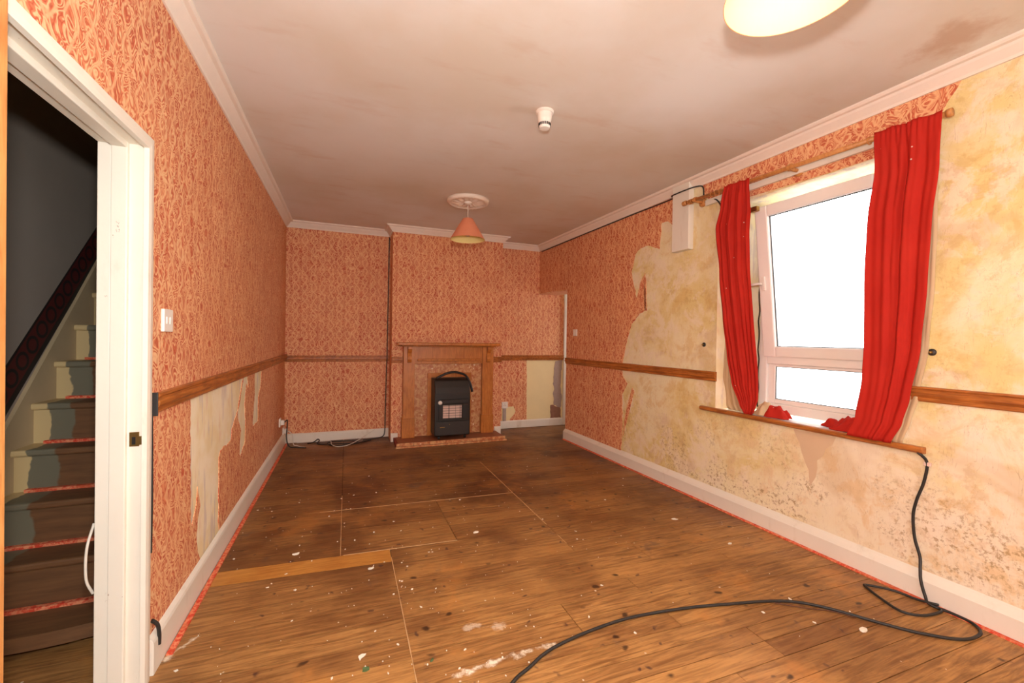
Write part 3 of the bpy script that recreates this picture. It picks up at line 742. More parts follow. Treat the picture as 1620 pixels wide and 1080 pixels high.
wchild('pane', tilt(rbox(SY0 + .085, SY1 - .085, SZ0 + .067, SZ1 - .07, FO + .014, FO + .018)), 'glass', 0, sash)
ga, gb, gc, gd = SY0 + .09, SY1 - .09, SZ0 + .072, SZ1 - .075
for r_ in ((ga, ga + .005, gc, gd), (gb - .005, gb, gc, gd), (ga, gb, gc, gc + .004), (ga, gb, gd - .005, gd)):
    wchild('gasket', tilt(rbox(*r_, FO + .008, FO + .0135)), 'black', 0, sash)
bm = tilt(rbox(SY1 - .055, SY1 - .03, 1.62, 1.72, FO - .03, FO - .018)); wchild('handle', bm, 'plastic', .004, sash)
bm = tilt(tube([(RX(2.1) + FO - .045, SY1 - .042, 1.67), (RX(2.1) + FO - .06, SY1 + .0, 1.672), (RX(2.1) + FO - .055, SY1 + .06, 1.665)], .009, 8)); wchild('handle', bm, 'plastic', 0, sash, True)
wchild('stay', tube([(RX(2.33) + .02, 2.345, 2.182), (RX(2.2) + FO - .12, SY1 - .005, 2.182)], .006, 8), 'dark_grey')
wchild('stay_shoe', rbox(SY1 - .05, SY1 + .005, 2.165, 2.200, FO - .175, FO - .145), 'brass', .004)
gp = [(RX(FY1) + FO - .004, FY1 + .004 + .005 * math.sin(i * 2.3), FZ0 + .02 + i * .07) for i in range(20)]
wchild('sealant_gap', tube(gp, .0045, 6, 3), 'dark_floor')
# sill: white board with a varnished nosing
bm = rbox(WY0 - .0, WY1 + .0, WZ0 - .02, WZ0 + .003, -.01, FO + .03)
wchild('sill_board', bm, 'upvc', .003)
bm = bmesh.new()
NOSE = [(-.002, .708), (.030, .712), (.040, .722), (.040, .736), (.030, .742), (-.002, .742)]
for y, sgn in ((1.195, 1), (2.572, -1)):
    pass
bm = run(NOSE, pR(2.572), pR(1.195), RN[:2])
wchild('sill_nosing', bm, 'rail', .003)

# ------------------------------------------------------------------ curtain pole
def off(y, z, o): return Vector((RX(y) - o, y, z))
PZ = lambda y: 2.372 + (y - 2.67) * .027
po = empty('curtain_pole', off(1.9, PZ(1.9), .085)); tag(po, 'thin orange pine curtain pole on round brackets above the window', 'curtain pole')
PO = po.location.copy()
def pchild(name, bm, mat, bevel=0.0, smooth=False, parent=None):
    for v in bm.verts: v.co -= PO
    return obj(name, bm, mat, parent or po, bevel, smooth)
pchild('pole', tube([off(2.70, PZ(2.70), .085), off(1.10, PZ(1.10), .085)], .0135, 14), 'pine', smooth=True)
pchild('finial', lathe([(0, -.012), (.018, -.012), (.020, .0), (.014, .010), (.019, .016), (.019, .024), (0, .03)], off(2.70, PZ(2.70), .085), 16, 'y'), 'pine', smooth=True)
pchild('finial', lathe([(0, -.01), (.019, -.01), (.02, .0), (.019, .01), (0, .01)], off(1.10, PZ(1.10), .085), 16, 'y'), 'pine', smooth=True)
for y in (2.60, 1.845, 1.26):
    bk_ = pchild('bracket', tube([off(y, PZ(y) - .01, .0), off(y, PZ(y) - .008, .085)], .012, 10), 'pine', smooth=True)
    pchild('bracket_rose', lathe([(0, 0), (.034, 0), (.034, -.012), (.026, -.02), (0, -.02)], off(y, PZ(y) - .012, .0), 20, 'x'), 'pine', smooth=True, parent=bk_)
    pchild('cup', lathe([(.013, -.012), (.02, -.012), (.02, .012), (.013, .012)], off(y, PZ(y), .085), 16, 'y'), 'pine', parent=bk_)
for y in (2.66, 2.645, 2.63, 2.44, 2.40, 2.36, 2.32, 2.28, 2.24, 2.20, 1.42, 1.385, 1.35, 1.315, 1.28, 1.245, 1.21, 1.175):
    pchild('ring', lathe([(.016, -.003), (.020, -.003), (.020, .003), (.016, .003)], off(y, PZ(y) - .003, .085), 16, 'y', closed=True), 'pine')
o = obj('curtain_batten', rbox(1.20, 2.56, 2.318, 2.362, -.0036, -.024), 'skirt', bevel=.002); tag(o, 'cream painted batten on the wall behind the curtain pole', 'batten')

# ------------------------------------------------------------------ curtains
def interp(tab, z):
    tab = sorted(tab, key=lambda q: q[-1])
    if z <= tab[0][-1]: return tab[0][0]
    for a, b_ in zip(tab, tab[1:]):
        if a[-1] <= z <= b_[-1]:
            t = (z - a[-1]) / (b_[-1] - a[-1]); t = t * t * (3 - 2 * t) * .5 + t * .5
            return a[0] + (b_[0] - a[0]) * t
    return tab[-1][0]
def curtain(left, right, ztop, zbot_l, zbot_r, folds, amp, base_o, seed, ny=64, nz=70, wt=None, head=True):
    """hanging cloth; left/right are (y, z) edge tables; returns a bmesh"""
    rng = random.Random(seed); ph = [rng.uniform(0, 6.28) for _ in range(4)]
    bm = bmesh.new(); gr = []
    for i in range(nz + 1):
        t = i / nz; row = []
        for j in range(ny + 1):
            s = j / ny
            zb = zbot_l * (1 - s) + zbot_r * s
            zt = ztop[0] * (1 - s) + ztop[1] * s
            z = zb + (zt - zb) * t
            y = interp(left, z) * (1 - s) + interp(right, z) * s
            w = s + .03 * math.sin(3 * s + ph[0]) + .05 * (1 - t) * math.sin(4.2 * s + ph[1])
            a = amp * (.55 + .45 * math.sin(2.2 * t + ph[2])) * (1 - .25 * t)
            f = math.sin(2 * math.pi * folds * w + ph[3] + .9 * math.sin(2.5 * t + ph[1]))
            f = math.copysign(abs(f) ** 1.15, f)
            d = a * f * (.6 + .4 * math.sin(5 * s + ph[1])) + .30 * amp * math.sin(2 * math.pi * folds * 2.3 * w + 3 * t + ph[2]) * (.3 + .7 * t) + .010 * noise.noise(Vector((s * 5, t * 7, seed)))
            if t > .93:                       # gathered heading
                k = (t - .93) / .07
                d = d * (1 - .4 * k) + .011 * math.sin(2 * math.pi * folds * 4.1 * s + ph[1]) * k
            if wt: d *= wt(s, t)
            o = base_o(t) + d
            kk = min(1, max(0, (t - .86) / .11)) * head; o = o * (1 - kk) + (.116 + d * .35) * kk
            p = off(y, z, o); p.z += .004 * math.sin(17 * s + ph[0]) * (t > .99)
            row.append(bm.verts.new(p))
        gr.append(row)
    for i in range(nz):
        for j in range(ny): bm.faces.new([gr[i][j], gr[i][j + 1], gr[i + 1][j + 1], gr[i + 1][j]])
    return bm
def cloth(name, bm, mat, parent, th=.003):
    P = parent.location
    for v in bm.verts: v.co -= P
    o = obj(name, bm, mat, parent, smooth=True); m = o.modifiers.new('thick', 'SOLIDIFY'); m.thickness = th; m.offset = 0
    return o
def heap(outline_c, ry, rx, h, seed, mat, parent, ang=0.0):
    """crumpled cloth lying on the sill"""
    bm = bmesh.new(); n, r_ = 56, 18; rings = []
    c0 = Vector(outline_c)
    for i in range(r_ + 1):
        rr = i / r_; row = []
        for k in range(n):
            a = 2 * math.pi * k / n
            wob = 1 + .22 * math.sin(3 * a + seed) + .10 * math.sin(7 * a + 2 * seed)
            y, x = ry * rr * wob * math.cos(a), rx * rr * (1 + .15 * math.sin(5 * a + seed)) * math.sin(a)
            rid = 1 - abs(math.sin(38 * (y * math.cos(ang) + x * math.sin(ang)) + 5 * noise.noise(Vector((y * 16, x * 16, seed)))))
            hh = h * (1 - rr ** 2.2) * (.55 + .5 * noise.noise(Vector((y * 9, x * 9, seed + 4)))) + .030 * rid * (1 - rr ** 3) * (rr + .3)
            row.append(bm.verts.new(c0 + Vector((x, y, max(.003, hh)))))
        rings.append(row)
    for i in range(r_):
        for k in range(n): bm.faces.new([rings[i][k], rings[i][(k + 1) % n], rings[i + 1][(k + 1) % n], rings[i + 1][k]])
    bmesh.ops.remove_doubles(bm, verts=bm.verts, dist=.0005)
    o = cloth('trailing_hem', bm, mat, parent, .004); return o
SZ = WZ0 + .004
cA = empty('curtain', off(2.25, SZ, .03)); tag(cA, 'narrow red curtain hanging at the far side of the window', 'curtain', 'red curtains at the window')
lA = [(2.305, 2.375), (2.345, 2.25), (2.40, 2.106), (2.371, 1.77), (2.347, 1.44), (2.318, 1.15), (2.285, .95), (2.225, .80), (2.19, .742)]
rA = [(2.10, 2.36), (2.11, 2.2), (2.115, 1.865), (2.097, 1.429), (2.075, 1.05), (2.08, .86), (2.105, .78), (2.13, .742)]
cloth('drape', curtain(lA, rA, (2.376, 2.366), SZ + .002, SZ + .002, 3.3, .024, lambda t: .015 + .07 * min(1, t * 1.6), 5), 'red', cA)
lLin = [(2.34, 2.35), (2.37, 2.1), (2.355, 1.77), (2.36, 1.44), (2.40, 1.1), (2.425, .9), (2.415, .78), (2.38, .742)]
rLin = [(2.25, 2.35), (2.24, 1.5), (2.22, 1.0), (2.18, .742)]
lin_o = cloth('lining', curtain(lLin, rLin, (2.33, 2.32), SZ + .001, SZ + .001, 3.2, .012, lambda t: -.055 + .08 * min(1, t * 1.5), 6, head=False), 'lining', cA); lin_o['label'] = 'cream lining showing at the foot'
h1 = heap(off(2.03, SZ, -.075), .110, .055, .115, 2.0, 'red', cA, .6); h1['label'] = 'crumpled red hem lying on the sill'
h1b = heap(off(2.11, SZ + .002, -.06), .075, .05, .13, 5.0, 'lining', cA, 1.1); h1b['label'] = 'crumpled cream lining lying on the sill'
cB = empty('curtain', off(1.36, SZ, .03)); tag(cB, 'wide red curtain hanging at the near side of the window', 'curtain', 'red curtains at the window')
lB = [(1.382, 2.35), (1.385, 2.204), (1.418, 1.909), (1.429, 1.571), (1.429, 1.263), (1.440, 1.058), (1.470, .846), (1.515, .732)]
rB = [(1.112, 2.33), (1.13, 2.11), (1.153, 1.843), (1.166, 1.541), (1.190, 1.236), (1.232, .982), (1.263, .851), (1.31, .742)]
cloth('drape', curtain(lB, rB, (2.356, 2.340), SZ + .001, SZ + .001, 3.1, .022, lambda t: .062 + .026 * min(1, t * 1.6), 11, 80, 80, lambda s, t: .35 + .9 * math.exp(-((s - .62 + .12 * t) / .22) ** 2)), 'red', cB)
lo2 = cloth('lining', curtain([(1.30, 2.34), (1.31, 1.5), (1.34, 1.0), (1.38, .742)], [(1.17, 2.33), (1.165, 1.843), (1.172, 1.541), (1.188, 1.236), (1.222, .982), (1.25, .87), (1.285, .742)], (2.32, 2.31), SZ + .001, SZ + .001, 3.4, .004, lambda t: .014, 12, head=False), 'lining', cB); lo2['label'] = 'cream lining showing along the near edge'
h2 = heap(off(1.585, SZ, -.07), .12, .065, .115, 7.0, 'red', cB, .4); h2['label'] = 'crumpled red hem lying on the sill'
# curtain hold-backs screwed to the plaster
def holdback(y, z, label):
    e = empty('curtain_holdback', off(y, z, 0)); tag(e, label, 'hook', 'curtain hold-backs on the window wall')
    obj('back_plate', lathe([(0, 0), (.017, 0), (.017, -.004), (.010, -.008), (0, -.008)], (0, 0, 0), 18, 'x'), 'dark_grey', e, smooth=True)
    obj('screw', lathe([(0, -.006), (.006, -.006), (.006, -.022), (.003, -.026), (0, -.026)], (0, 0, 0), 12, 'x'), 'brass', e, smooth=True)
holdback(2.567, 1.225, 'small round metal hook plate on bare plaster, far side of the window')
holdback(1.18, 1.214, 'small round metal hook plate on bare plaster beside the wide curtain')

# ------------------------------------------------------------------ boxed-in pipe, switches, sockets
bx = obj('pipe_boxing', rbox(2.695, 2.878, 2.005, H, 0, -.055), 'skirt', bevel=.004); tag(bx, 'white painted boxing hanging from the cornice beside the curtain pole', 'pipe boxing')
def plate(name, loc, face, w, h, label, cat, rockers=1, group=None):
    e = empty(name, loc, face); tag(e, label, cat, group)
    obj('plate', B(-w / 2, w / 2, -.012, 0, -h / 2, h / 2), 'plastic', e, .003)
    for k in range(rockers):
        cx = (k - (rockers - 1) / 2) * .032
        obj('rocker', B(cx - .008, cx + .008, -.0142, -.011, -.014, .014), 'plastic', e, .002)
    return e
HP = math.pi / 2
plate('light_switch', (.0036, 2.03, 1.30), HP, .088, .088, 'white light switch on the left wall beside the doorway', 'light switch', 2, 'light switches')
plate('light_switch', off(4.497, 1.334, .0036), -HP + .027, .08, .08, 'small white light switch on the window wall near the passage', 'light switch', 1, 'light switches')
def socket(loc, face, label, plug=False):
    e = empty('wall_socket', loc, face); tag(e, label, 'socket', 'wall sockets by the skirting')
    obj('plate', B(-.045, .045, -.014, 0, -.045, .045), 'plastic', e, .004)
    for dx, dz in ((0, .014), (-.011, -.008), (.011, -.008)): obj('pin_hole', B(dx - .003, dx + .003, -.0148, -.0135, dz - .004, dz + .004), 'black', e)
    if plug: obj('plug', B(-.024, .024, -.05, -.0145, -.026, .026), 'plastic', e, .006)
    return e
socket((.0036, 5.10, .315), HP, 'white socket with plug low on the left wall near the far corner', True)
socket((.0036, 5.38, .165), HP, 'white socket just above the skirting in the far left corner', True)
socket((2.72, L - .0036, .325), 0, 'white socket in the recess right of the chimney breast', False)
o = obj('conduit', B(2.692, 2.740, L - .02, L - .0036, .106, .279), 'grey_patch', bevel=.003); tag(o, 'grey conduit strip below the socket in the recess', 'conduit')

# ------------------------------------------------------------------ far passage frame
d2 = empty('door_2', (3.67, L, 0)); struct(d2, 'white door frame at the far end of the passage', 'door')
obj('architrave', B(-.045, .045, -.03, 0, 0, 1.98), 'white', d2, .006)
obj('architrave', B(.75, .84, -.03, 0, 0, 1.98), 'white', d2, .006)
obj('head', B(-.045, .84, -.03, 0, 1.98, 2.07), 'white', d2, .006)
obj('door_leaf', B(.046, .749, -.018, 0, .01, 1.979), 'white', d2, .002)

# plain windows out of view: rear one added for daylight, and the passage one
def simple_window(name, label, face, a0, a1, b0, b1, bars):
    e = empty(name, (0, 0, 0)); struct(e, label, 'window')
    def mb(n, *r): obj(n, face(*r), 'upvc' if n != 'pane' else 'glass', e)
    mb('frame_stile', a0, a0 + .06, b0, b1, 0, .06); mb('frame_stile', a1 - .06, a1, b0, b1, 0, .06)
    mb('frame_head', a0 + .06, a1 - .06, b1 - .06, b1, 0, .06); mb('frame_sill', a0 + .06, a1 - .06, b0, b0 + .06, 0, .06)
    xs = [a0 + .06] + bars + [a1 - .06]
    for q in bars: mb('mullion', q - .025, q + .025, b0 + .06, b1 - .06, 0, .06)
    for p, q in zip(xs, xs[1:]): mb('pane', p + (.025 if p in bars else 0), q - (.025 if q in bars else 0), b0 + .06, b1 - .06, .028, .032)
simple_window('added_window_rear', 'added white window in the rear wall, unseen, for daylight', lambda a0, a1, b0, b1, c0, c1: B(a0, a1, REAR - .15 - c1, REAR - .15 - c0, b0, b1), 1.05, 2.55, .8, 2.2, [1.8])
simple_window('window_3', 'small white window in the passage wall', lambda a0, a1, b0, b1, c0, c1: B(4.66 + c0, 4.66 + c1, a0, a1, b0, b1), 4.80, 5.40, .6, 2.0, [])

# ================================================================== FIREPLACE
he = empty('hearth', (1.84, BY, 0)); tag(he, 'low brown hearth slab with mottled edge under the fire surround', 'hearth')
HX0, HX1, HY = 1.195, 2.495, 4.845
def hchild(name, bm, mat, bevel=0.0):
    for v in bm.verts: v.co -= Vector((1.84, BY, 0))
    return obj(name, bm, mat, he, bevel)
hchild('slab', B(HX0 + .02, HX1 - .015, HY + .018, BY - .017, .0, .052), 'hearth', .004)
hchild('edge_strip', B(HX0 - .01, HX1 + .01, HY - .012, HY + .006, 0, .020), 'hearth_edge', .003)
for k in range(7):
    a = HX0 + (HX1 - HX0) * k / 7; b_ = HX0 + (HX1 - HX0) * (k + 1) / 7
    hchild('edge_tile', B(a + .002, b_ - .002, HY + .006, HY + .018, .021, .054), 'hearth_edge', .002)
hchild('side_strip', B(HX0, HX0 + .018, HY + .02, BY - .017, 0, .05), 'red_paint', .003)

su = empty('fire_surround', (1.86, BY, .054)); tag(su, 'varnished pine fire surround with corbelled mantel shelf', 'fireplace')
def fchild(name, bm, mat='surround', bevel=.003, parent=None):
    for v in bm.verts: v.co -= Vector((1.86, BY, .054))
    return obj(name, bm, mat, parent or su, bevel)
for a, b_ in ((1.293, 1.425), (2.268, 2.412)):
    lg = fchild('leg', B(a, b_, 5.105, BY, .053, 1.137))
    fchild('plinth', B(a - .012, b_ + .004, 5.090, BY, .053, .285), parent=lg)
    m_ = (a + b_) / 2
    cb = sheet([(5.104, 1.137), (5.035, 1.137), (5.035, 1.11), (5.048, 1.085), (5.07, 1.06), (5.078, 1.02), (5.07, .985), (5.082, .955), (5.104, .945)], [], lambda p, q, d: (d, p, q), m_ - .024, m_ + .024)
    fchild('corbel', cb, parent=lg)
fchild('frieze', B(1.425, 2.268, 5.125, BY, .928, 1.137))
fchild('frieze_bar', B(1.455, 2.245, 5.105, 5.125, .962, .990), bevel=.008)
fchild('cornice_strip', B(1.27, 2.435, 5.07, BY, 1.1375, 1.152), bevel=.005)
fchild('mantel_shelf', B(1.215, 2.475, 5.005, BY, 1.1525, 1.186), bevel=.008)
fchild('back_panel', B(1.425, 2.268, 5.165, BY, .053, .928), 'tile', .0)
for r_ in ((1.585, 1.640, .053, .745), (2.085, 2.135, .053, .745), (1.585, 2.135, .746, .815)):
    fchild('inner_trim', B(r_[0], r_[1], 5.145, 5.165, r_[2], r_[3]), 'surround')
fchild('fire_opening', B(1.640, 2.085, 5.160, 5.165, .053, .746), 'hearth', .0)

# ------------------------------------------------------------------ cabinet gas heater
ht = empty('cabinet_heater', (1.84, 4.99, .054)); tag(ht, 'black portable cabinet gas heater standing on the hearth', 'heater')
def kchild(name, bm, mat, bevel=0.0, smooth=False, parent=None):
    for v in bm.verts: v.co -= Vector((1.84, 4.99, .054))
    return obj(name, bm, mat, parent or ht, bevel, smooth)
X0, X1, Y0, Y1 = 1.625, 2.052, 4.885, 5.125
# body outline with a sloping shoulder, extruded across
side = [(Y0 + .0, .095), (Y0, .60), (Y0 + .018, .66), (Y0 + .05, .745), (Y0 + .09, .765), (Y1, .765), (Y1, .095)]
kchild('body', sheet(side, [], lambda p, q, d: (d, p, q), X0, X1), 'black', .014)
kchild('front_panel', B(X0 + .012, X1 - .012, Y0 - .010, Y0, .105, .265), 'dark_grey', .006)
kchild('fascia_frame', B(X0 + .045, X1 - .028, Y0 - .012, Y0, .268, .292), 'black', .004)
kchild('fascia_frame', B(X0 + .045, X0 + .092, Y0 - .012, Y0, .292, .47), 'black', .004)
kchild('fascia_frame', B(X1 - .095, X1 - .028, Y0 - .012, Y0, .292, .47), 'black', .004)
kchild('fascia_frame', B(X0 + .045, X1 - .028, Y0 - .022, Y0, .470, .525), 'black', .008)
for i in range(3):
    a = 1.722 + i * .0755
    kchild('radiant_plaque', B(a, a + .073, Y0 - .004, Y0 - .001, .300, .455), 'ceramic', .001)
for i in range(6):
    kchild('guard_bar', tube([(1.715, Y0 - .011, .305 + i * .029), (1.955, Y0 - .011, .305 + i * .029)], .0022, 6), 'dark_grey')
for a in (1.790, 1.925): kchild('guard_bar', tube([(a, Y0 - .013, .297), (a, Y0 - .013, .462)], .003, 6), 'dark_grey')
kchild('control_knob', lathe([(0, 0), (.024, 0), (.022, -.022), (.0, -.024)], (1.682, Y0 - .02, .492), 20, 'y'), 'plastic', smooth=True)['label'] = 'pale control knob'
kchild('name_plate', B(1.688, 1.745, Y0 - .0125, Y0 - .0098, .196, .206), 'brass')
kchild('indicator', lathe([(0, 0), (.005, 0), (.004, -.004), (0, -.004)], (1.80, Y0 - .010, .232), 10, 'y'), 'brass')
arc = []
for i in range(13):
    t = i / 12; arc.append((X0 + .03 + (X1 + .02 - X0 - .03) * t, Y0 + .05, .765 + .075 * math.sin(math.pi * min(1, t * .97 + .03)) - .10 * max(0, t - .8) * 5 * max(0, t - .8) * 5))
kchild('hose', tube(arc + [(X1 + .035, Y0 + .05, .60)], .014, 10, 3), 'black', smooth=True)['label'] = 'black rubber hose arching over the top'
for a in (X0 + .055, X1 - .055):
    for b_ in (Y0 + .03, Y1 - .03):
        w = kchild('castor_fork', B(a - .014, a + .014, b_ - .006, b_ + .006, .075, .097), 'dark_grey')
        kchild('castor', lathe([(0, -.011), (.019, -.011), (.019, .011), (0, .011)], (a, b_, .0735), 16, 'x'), 'black', parent=w)

# ------------------------------------------------------------------ ceiling things
o = obj('ceiling_rose', lathe([(0, -.012), (.03, -.020), (.05, -.016), (.075, -.024), (.105, -.028), (.13, -.024), (.15, -.02), (.165, -.030), (.178, -.034), (.19, -.030), (.20, -.018), (.203, 0), (0, 0)][:-1] , (1.737, 3.955, H), 96,
        mod=lambda r, a: -.010 * math.cos(12 * a) * max(0, 1 - abs(r - .1) / .06) - .004 * math.cos(36 * a) * max(0, 1 - abs(r - .178) / .02)), 'rose', smooth=True)
tag(o, 'round white plaster ceiling rose with leaf relief', 'ceiling rose')
def pendant(x, y, rim_z, rim_r, top_r, top_z, label, fill_power):
    e = empty('pendant_lamp', (x, y, H)); tag(e, label, 'lamp', 'pendant lamps with conical shades')
    dz0, dz1 = rim_z - H, top_z - H
    obj('cord', tube([(0, 0, -.012), (0, 0, dz1 - .06)], .0035, 8), 'white_cable', e)
    obj('ceiling_cup', lathe([(0, 0), (.04, 0), (.038, -.018), (.014, -.03), (0, -.03)], (0, 0, -.012 if not fill_power else 0), 24), 'plastic', e, smooth=True)
    obj('lamp_holder', lathe([(0, 0), (.014, 0), (.017, -.02), (.017, -.06), (0, -.06)], (0, 0, dz1 - .02), 18), 'plastic', e, smooth=True)
    obj('lamp_shade', lathe([(top_r, dz1), (top_r + .0015, dz1), (rim_r + .0015, dz0), (rim_r, dz0)], (0, 0, 0), 64, closed=True), 'shade', e, smooth=False)
    obj('shade_lining', lathe([(top_r - .0012, dz1 - .001), (top_r - .0003, dz1 - .001), (rim_r - .0003, dz0 + .001), (rim_r - .0012, dz0 + .001)], (0, 0, 0), 64, closed=True), 'shade_in', e)['label'] = 'pale yellow inside of the shade'
    sp = obj('spider', tube([(-top_r, 0, dz1 - .002), (top_r, 0, dz1 - .002)], .002, 6), 'brass', e)
    b_ = obj('bulb', lathe([(0, 0), (.012, 0), (.014, -.015), (.026, -.045), (.029, -.06), (.024, -.078), (.010, -.088), (0, -.089)], (0, 0, dz1 - .082), 24), 'bulb', e, smooth=True)
    if fill_power:
        l = bpy.data.lights.new('shade_fill_light', 'POINT'); l.energy = fill_power; l.color = (1.0, .82, .55); l.shadow_soft_size = .03
        q = bpy.data.objects.new('shade_fill_light', l); COL.objects.link(q); q.parent = e; q.location = (0, 0, dz1 - .19)  # added light brightening the near shade from within, in place of flash on it
    return e
pendant(1.737, 3.955, 2.195, .166, .046, 2.395, 'small peach conical pendant lampshade hanging from the ceiling rose', 0)
pendant(1.84, .84, 2.25, .18, .05, 2.45, 'yellow pendant lampshade close to the viewer overhead, brightened by an added inner light', 2.0)
sd = empty('smoke_detector', (1.722, 2.235, H)); tag(sd, 'white smoke detector on the ceiling', 'smoke detector')
obj('base', lathe([(0, 0), (.052, 0), (.052, -.010), (.047, -.014), (0, -.014)], (0, 0, 0), 36), 'plastic', sd, smooth=False)
obj('body', lathe([(0, -.0145), (.044, -.0145), (.040, -.05), (.034, -.068), (.033, -.088), (.028, -.098), (0, -.10)], (0, 0, 0), 36), 'plastic', sd, smooth=False)
for k in range(18):
    a = 2 * math.pi * k / 18; bm = B(-.0035, .0035, -.036, -.033, -.086, -.071)
    bmesh.ops.rotate(bm, verts=bm.verts, cent=(0, 0, 0), matrix=Matrix.Rotation(a, 3, 'Z')); obj('vent_slot', bm, 'black', sd)

# ================================================================== CABLES
def wire(name, pts, r, mat, label, cat='cable', per=6):
    return tag(obj(name, tube(pts, r, 8, per), mat, smooth=True), label, cat)
wire('cable', [off(y, z, o) for y, z, o in ((5.42, 2.484, .012), (4.9, 2.487, .010), (4.14, 2.488, .012), (3.5, 2.488, .010), (2.90, 2.485, .012), (2.885, 2.489, .06), (2.69, 2.489, .062), (2.62, 2.495, .02), (2.592, 2.47, .012), (2.588, 2.41, .010), (2.57, 2.352, .012), (2.53, 2.338, .014), (2.47, 2.345, .02), (2.42, 2.30, .03), (2.39, 2.24, .03))], .0055, 'cable', 'black cable clipped under the cornice of the window wall, ending at the curtain')
wire('cable', [(1.148, L - .012, 2.49), (1.146, L - .012, 2.2), (1.142, L - .012, 1.6), (1.138, L - .012, 1.12), (1.136, L - .038, .98), (1.132, L - .012, .8), (1.125, L - .012, .3), (1.12, L - .03, .09), (1.10, L - .05, .02), (1.02, 5.40, .008), (.86, 5.35, .008)], .006, 'cable', 'black cable running down the far wall beside the chimney breast')
wire('cable', [off(1.215, .715, .03), off(1.20, .70, .022), off(1.19, .679, .010), off(1.187, .643, .008), off(1.2, .56, .008), off(1.224, .473, .008), off(1.237, .388, .008), off(1.228, .28, .010), off(1.205, .196, .012), off(1.195, .14, .03), off(1.185, .09, .043), off(1.165, .03, .05), off(1.14, .01, .07),
               (3.29, 1.07, .008), (3.285, .99, .008), (3.22, .945, .008), (3.10, .955, .008), (2.987, 1.034, .008), (2.903, 1.128, .008), (2.766, 1.309, .008), (2.623, 1.407, .008), (2.356, 1.478, .008), (2.133, 1.525, .008), (1.872, 1.555, .008), (1.668, 1.546, .008), (1.501, 1.52, .008), (1.401, 1.491, .008), (1.324, 1.451, .008), (1.251, 1.416, .008), (1.19, 1.36, .008), (1.12, 1.25, .008)], .0065, 'cable', 'long black extension cable dropping from the sill and curving across the floor')
wire('cable', [(3.285, 1.11, .021), (3.27, 1.19, .008), (3.25, 1.27, .008), (3.18, 1.345, .008), (3.155, 1.34, .008), (3.108, 1.246, .008), (3.085, 1.155, .008), (3.143, 1.104, .008), (3.25, 1.09, .008), (3.285, 1.105, .008)], .006, 'cable', 'loop of black cable on the floor against the window wall skirting')
wire('thin_wire', [(2.56, 1.44, .004), (2.62, 1.385, .004), (2.70, 1.325, .004), (2.78, 1.275, .004), (2.84, 1.205, .004)], .0022, 'brown_cable', 'thin brown wire lying beside the bend of the floor cable', 'wire')
cable_clip = obj('cable_clip', rbox(1.172, 1.2, .652, .672, 0, -.014), 'ceramic', bevel=.003); tag(cable_clip, 'small cable clip on the plaster below the end of the sill', 'cable clip')
wire('cable', [(.05, 5.12, .31), (.075, 5.14, .33), (.07, 5.18, .25), (.06, 5.22, .12), (.085, 5.24, .02), (.16, 5.22, .008), (.26, 5.17, .008)], .006, 'cable', 'black flex hanging from the upper socket in the far left corner')
wire('white_flex', [(.055, 5.38, .165), (.10, 5.37, .12), (.12, 5.32, .02), (.16, 5.30, .008), (.20, 5.23, .008), (.25, 5.19, .007)], .005, 'white_cable', 'short white flex from the lower socket in the far left corner')
wire('cable', [(.26, 5.36, .008), (.32, 5.42, .008), (.36, 5.46, .03), (.38, 5.42, .02), (.36, 5.34, .008), (.42, 5.28, .008), (.55, 5.25, .010), (.70, 5.23, .008), (.80, 5.30, .008), (.72, 5.36, .008), (.58, 5.36, .012), (.48, 5.30, .018), (.50, 5.22, .008), (.60, 5.16, .008), (.76, 5.20, .008), (.95, 5.33, .008)], .006, 'cable', 'tangle of black flex on the floor by the far skirting')
wire('white_flex', [(.14, 5.44, .007), (.28, 5.45, .007), (.42, 5.43, .007), (.50, 5.36, .02), (.52, 5.22, .012), (.58, 5.13, .006), (.68, 5.15, .006), (.77, 5.24, .02), (.84, 5.36, .03), (.93, 5.462, .06), (1.0, 5.475, .10)], .005, 'white_cable', 'white flex curling over the black tangle by the far skirting')

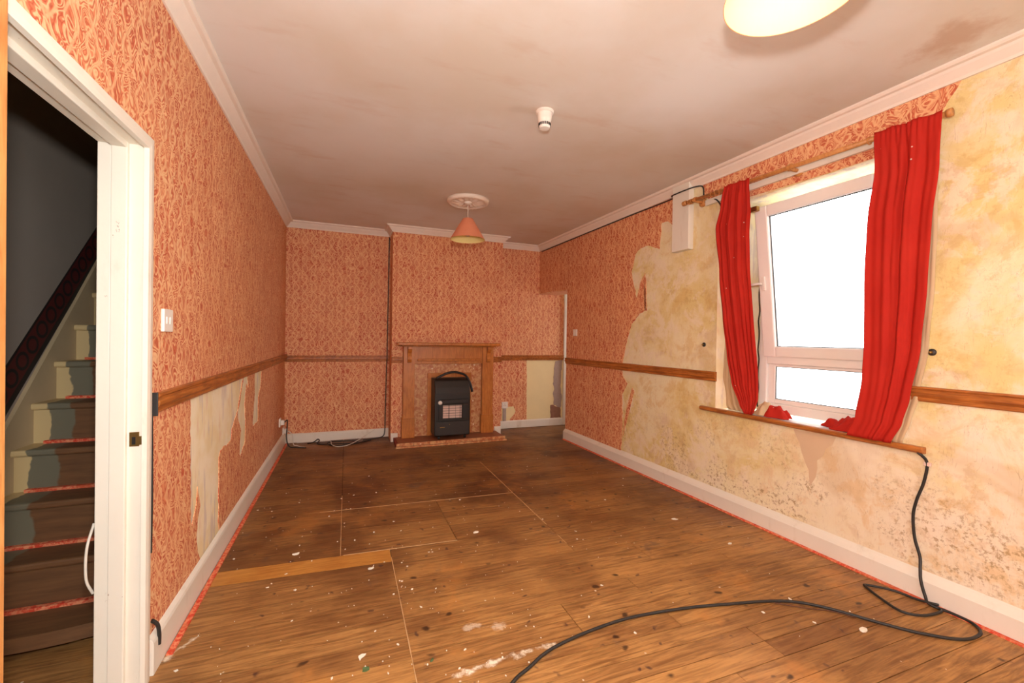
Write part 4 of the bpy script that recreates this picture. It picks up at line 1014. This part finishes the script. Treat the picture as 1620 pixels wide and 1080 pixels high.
# ================================================================== LITTER ON THE FLOOR
def flakes(n, seed):
    rng = random.Random(seed); bm = bmesh.new()
    for i in range(n):
        if rng.random() < .62: x, y = rng.uniform(.06, 1.5), 1.45 + 2.4 * rng.random() ** 1.5
        else: x, y = rng.uniform(.1, 3.1), 1.2 + 3.4 * rng.random() ** 1.2
        r = .002 + .008 * rng.random() ** 4; n_ = rng.randint(4, 6); a0 = rng.uniform(0, 6.28); el = rng.uniform(.35, 1)
        ca, sa = math.cos(a0), math.sin(a0); pts = []
        for k in range(n_):
            a = 2 * math.pi * k / n_; px, py = r * math.cos(a) * rng.uniform(.6, 1.2), r * el * math.sin(a) * rng.uniform(.6, 1.2)
            pts.append((x + px * ca - py * sa, y + px * sa + py * ca))
        lo = [bm.verts.new((p, q, .0006)) for p, q in pts]; hi = [bm.verts.new((p, q, .0022 + .002 * rng.random())) for p, q in pts]
        bm.faces.new(hi); bm.faces.new(list(reversed(lo)))
        for k in range(n_): bm.faces.new([lo[k], lo[(k + 1) % n_], hi[(k + 1) % n_], hi[k]])
    return bm
o = obj('paint_flakes', flakes(300, 5), 'flake'); tag(o, 'white paint flakes and plaster crumbs scattered over the floorboards', 'paint flakes', kind='stuff')
def scrap(x, y, rx, ry, rot, mat, label, cat, th=.004):
    rng = random.Random(int(x * 1000)); pts = []
    for k in range(9):
        a = 2 * math.pi * k / 9; q = rng.uniform(.7, 1.1); px, py = rx * q * math.cos(a), ry * q * math.sin(a)
        pts.append((x + px * math.cos(rot) - py * math.sin(rot), y + px * math.sin(rot) + py * math.cos(rot)))
    o = obj(name_of[cat], sheet(pts, [], lambda a, b_, d: (a, b_, d + .0006 + .006 * (d > .001) * noise.noise(Vector((a * 60, b_ * 60, 0)))), 0, th), mat, bevel=.001); return tag(o, label, cat)
name_of = {'scrap': 'plaster_scrap', 'leaf': 'dry_leaf'}
def Z0(u): return u
for x, y, rx, ry, rot, mat, label, cat in (
    (2.78, 1.145, .022, .014, .2, 'flake', 'round white chip on the floor below the bend of the black cable', 'scrap'),
    (.735, 1.735, .020, .010, .5, 'flake', 'oblong white chip on the near left floorboards', 'scrap'),
    (.745, 1.66, .016, .012, .2, 'green', 'crumpled dull green scrap on the near floorboards', 'leaf'),
    (.985, 1.62, .010, .007, .9, 'green', 'tiny green leaf scrap at the cut end of the near boards', 'leaf'),
    (2.82, 2.33, .028, .012, -.4, 'flake', 'white plaster chip on the floor near the window wall skirting', 'scrap'),
    (.80, 2.38, .018, .012, .3, 'flake', 'white chip lying just below the pale new board', 'scrap'),
    (1.45, 2.60, .022, .012, .3, 'flake', 'white chip in the middle of the floor', 'scrap'),
    (.41, 2.68, .020, .012, .1, 'flake', 'white chip on the left floor above the pale new board', 'scrap'),
    (2.89, 1.93, .018, .010, .3, 'flake', 'flat white crumb against the gripper lath under the window', 'scrap')):
    scrap(x, y, rx, ry, rot, mat, label, cat)
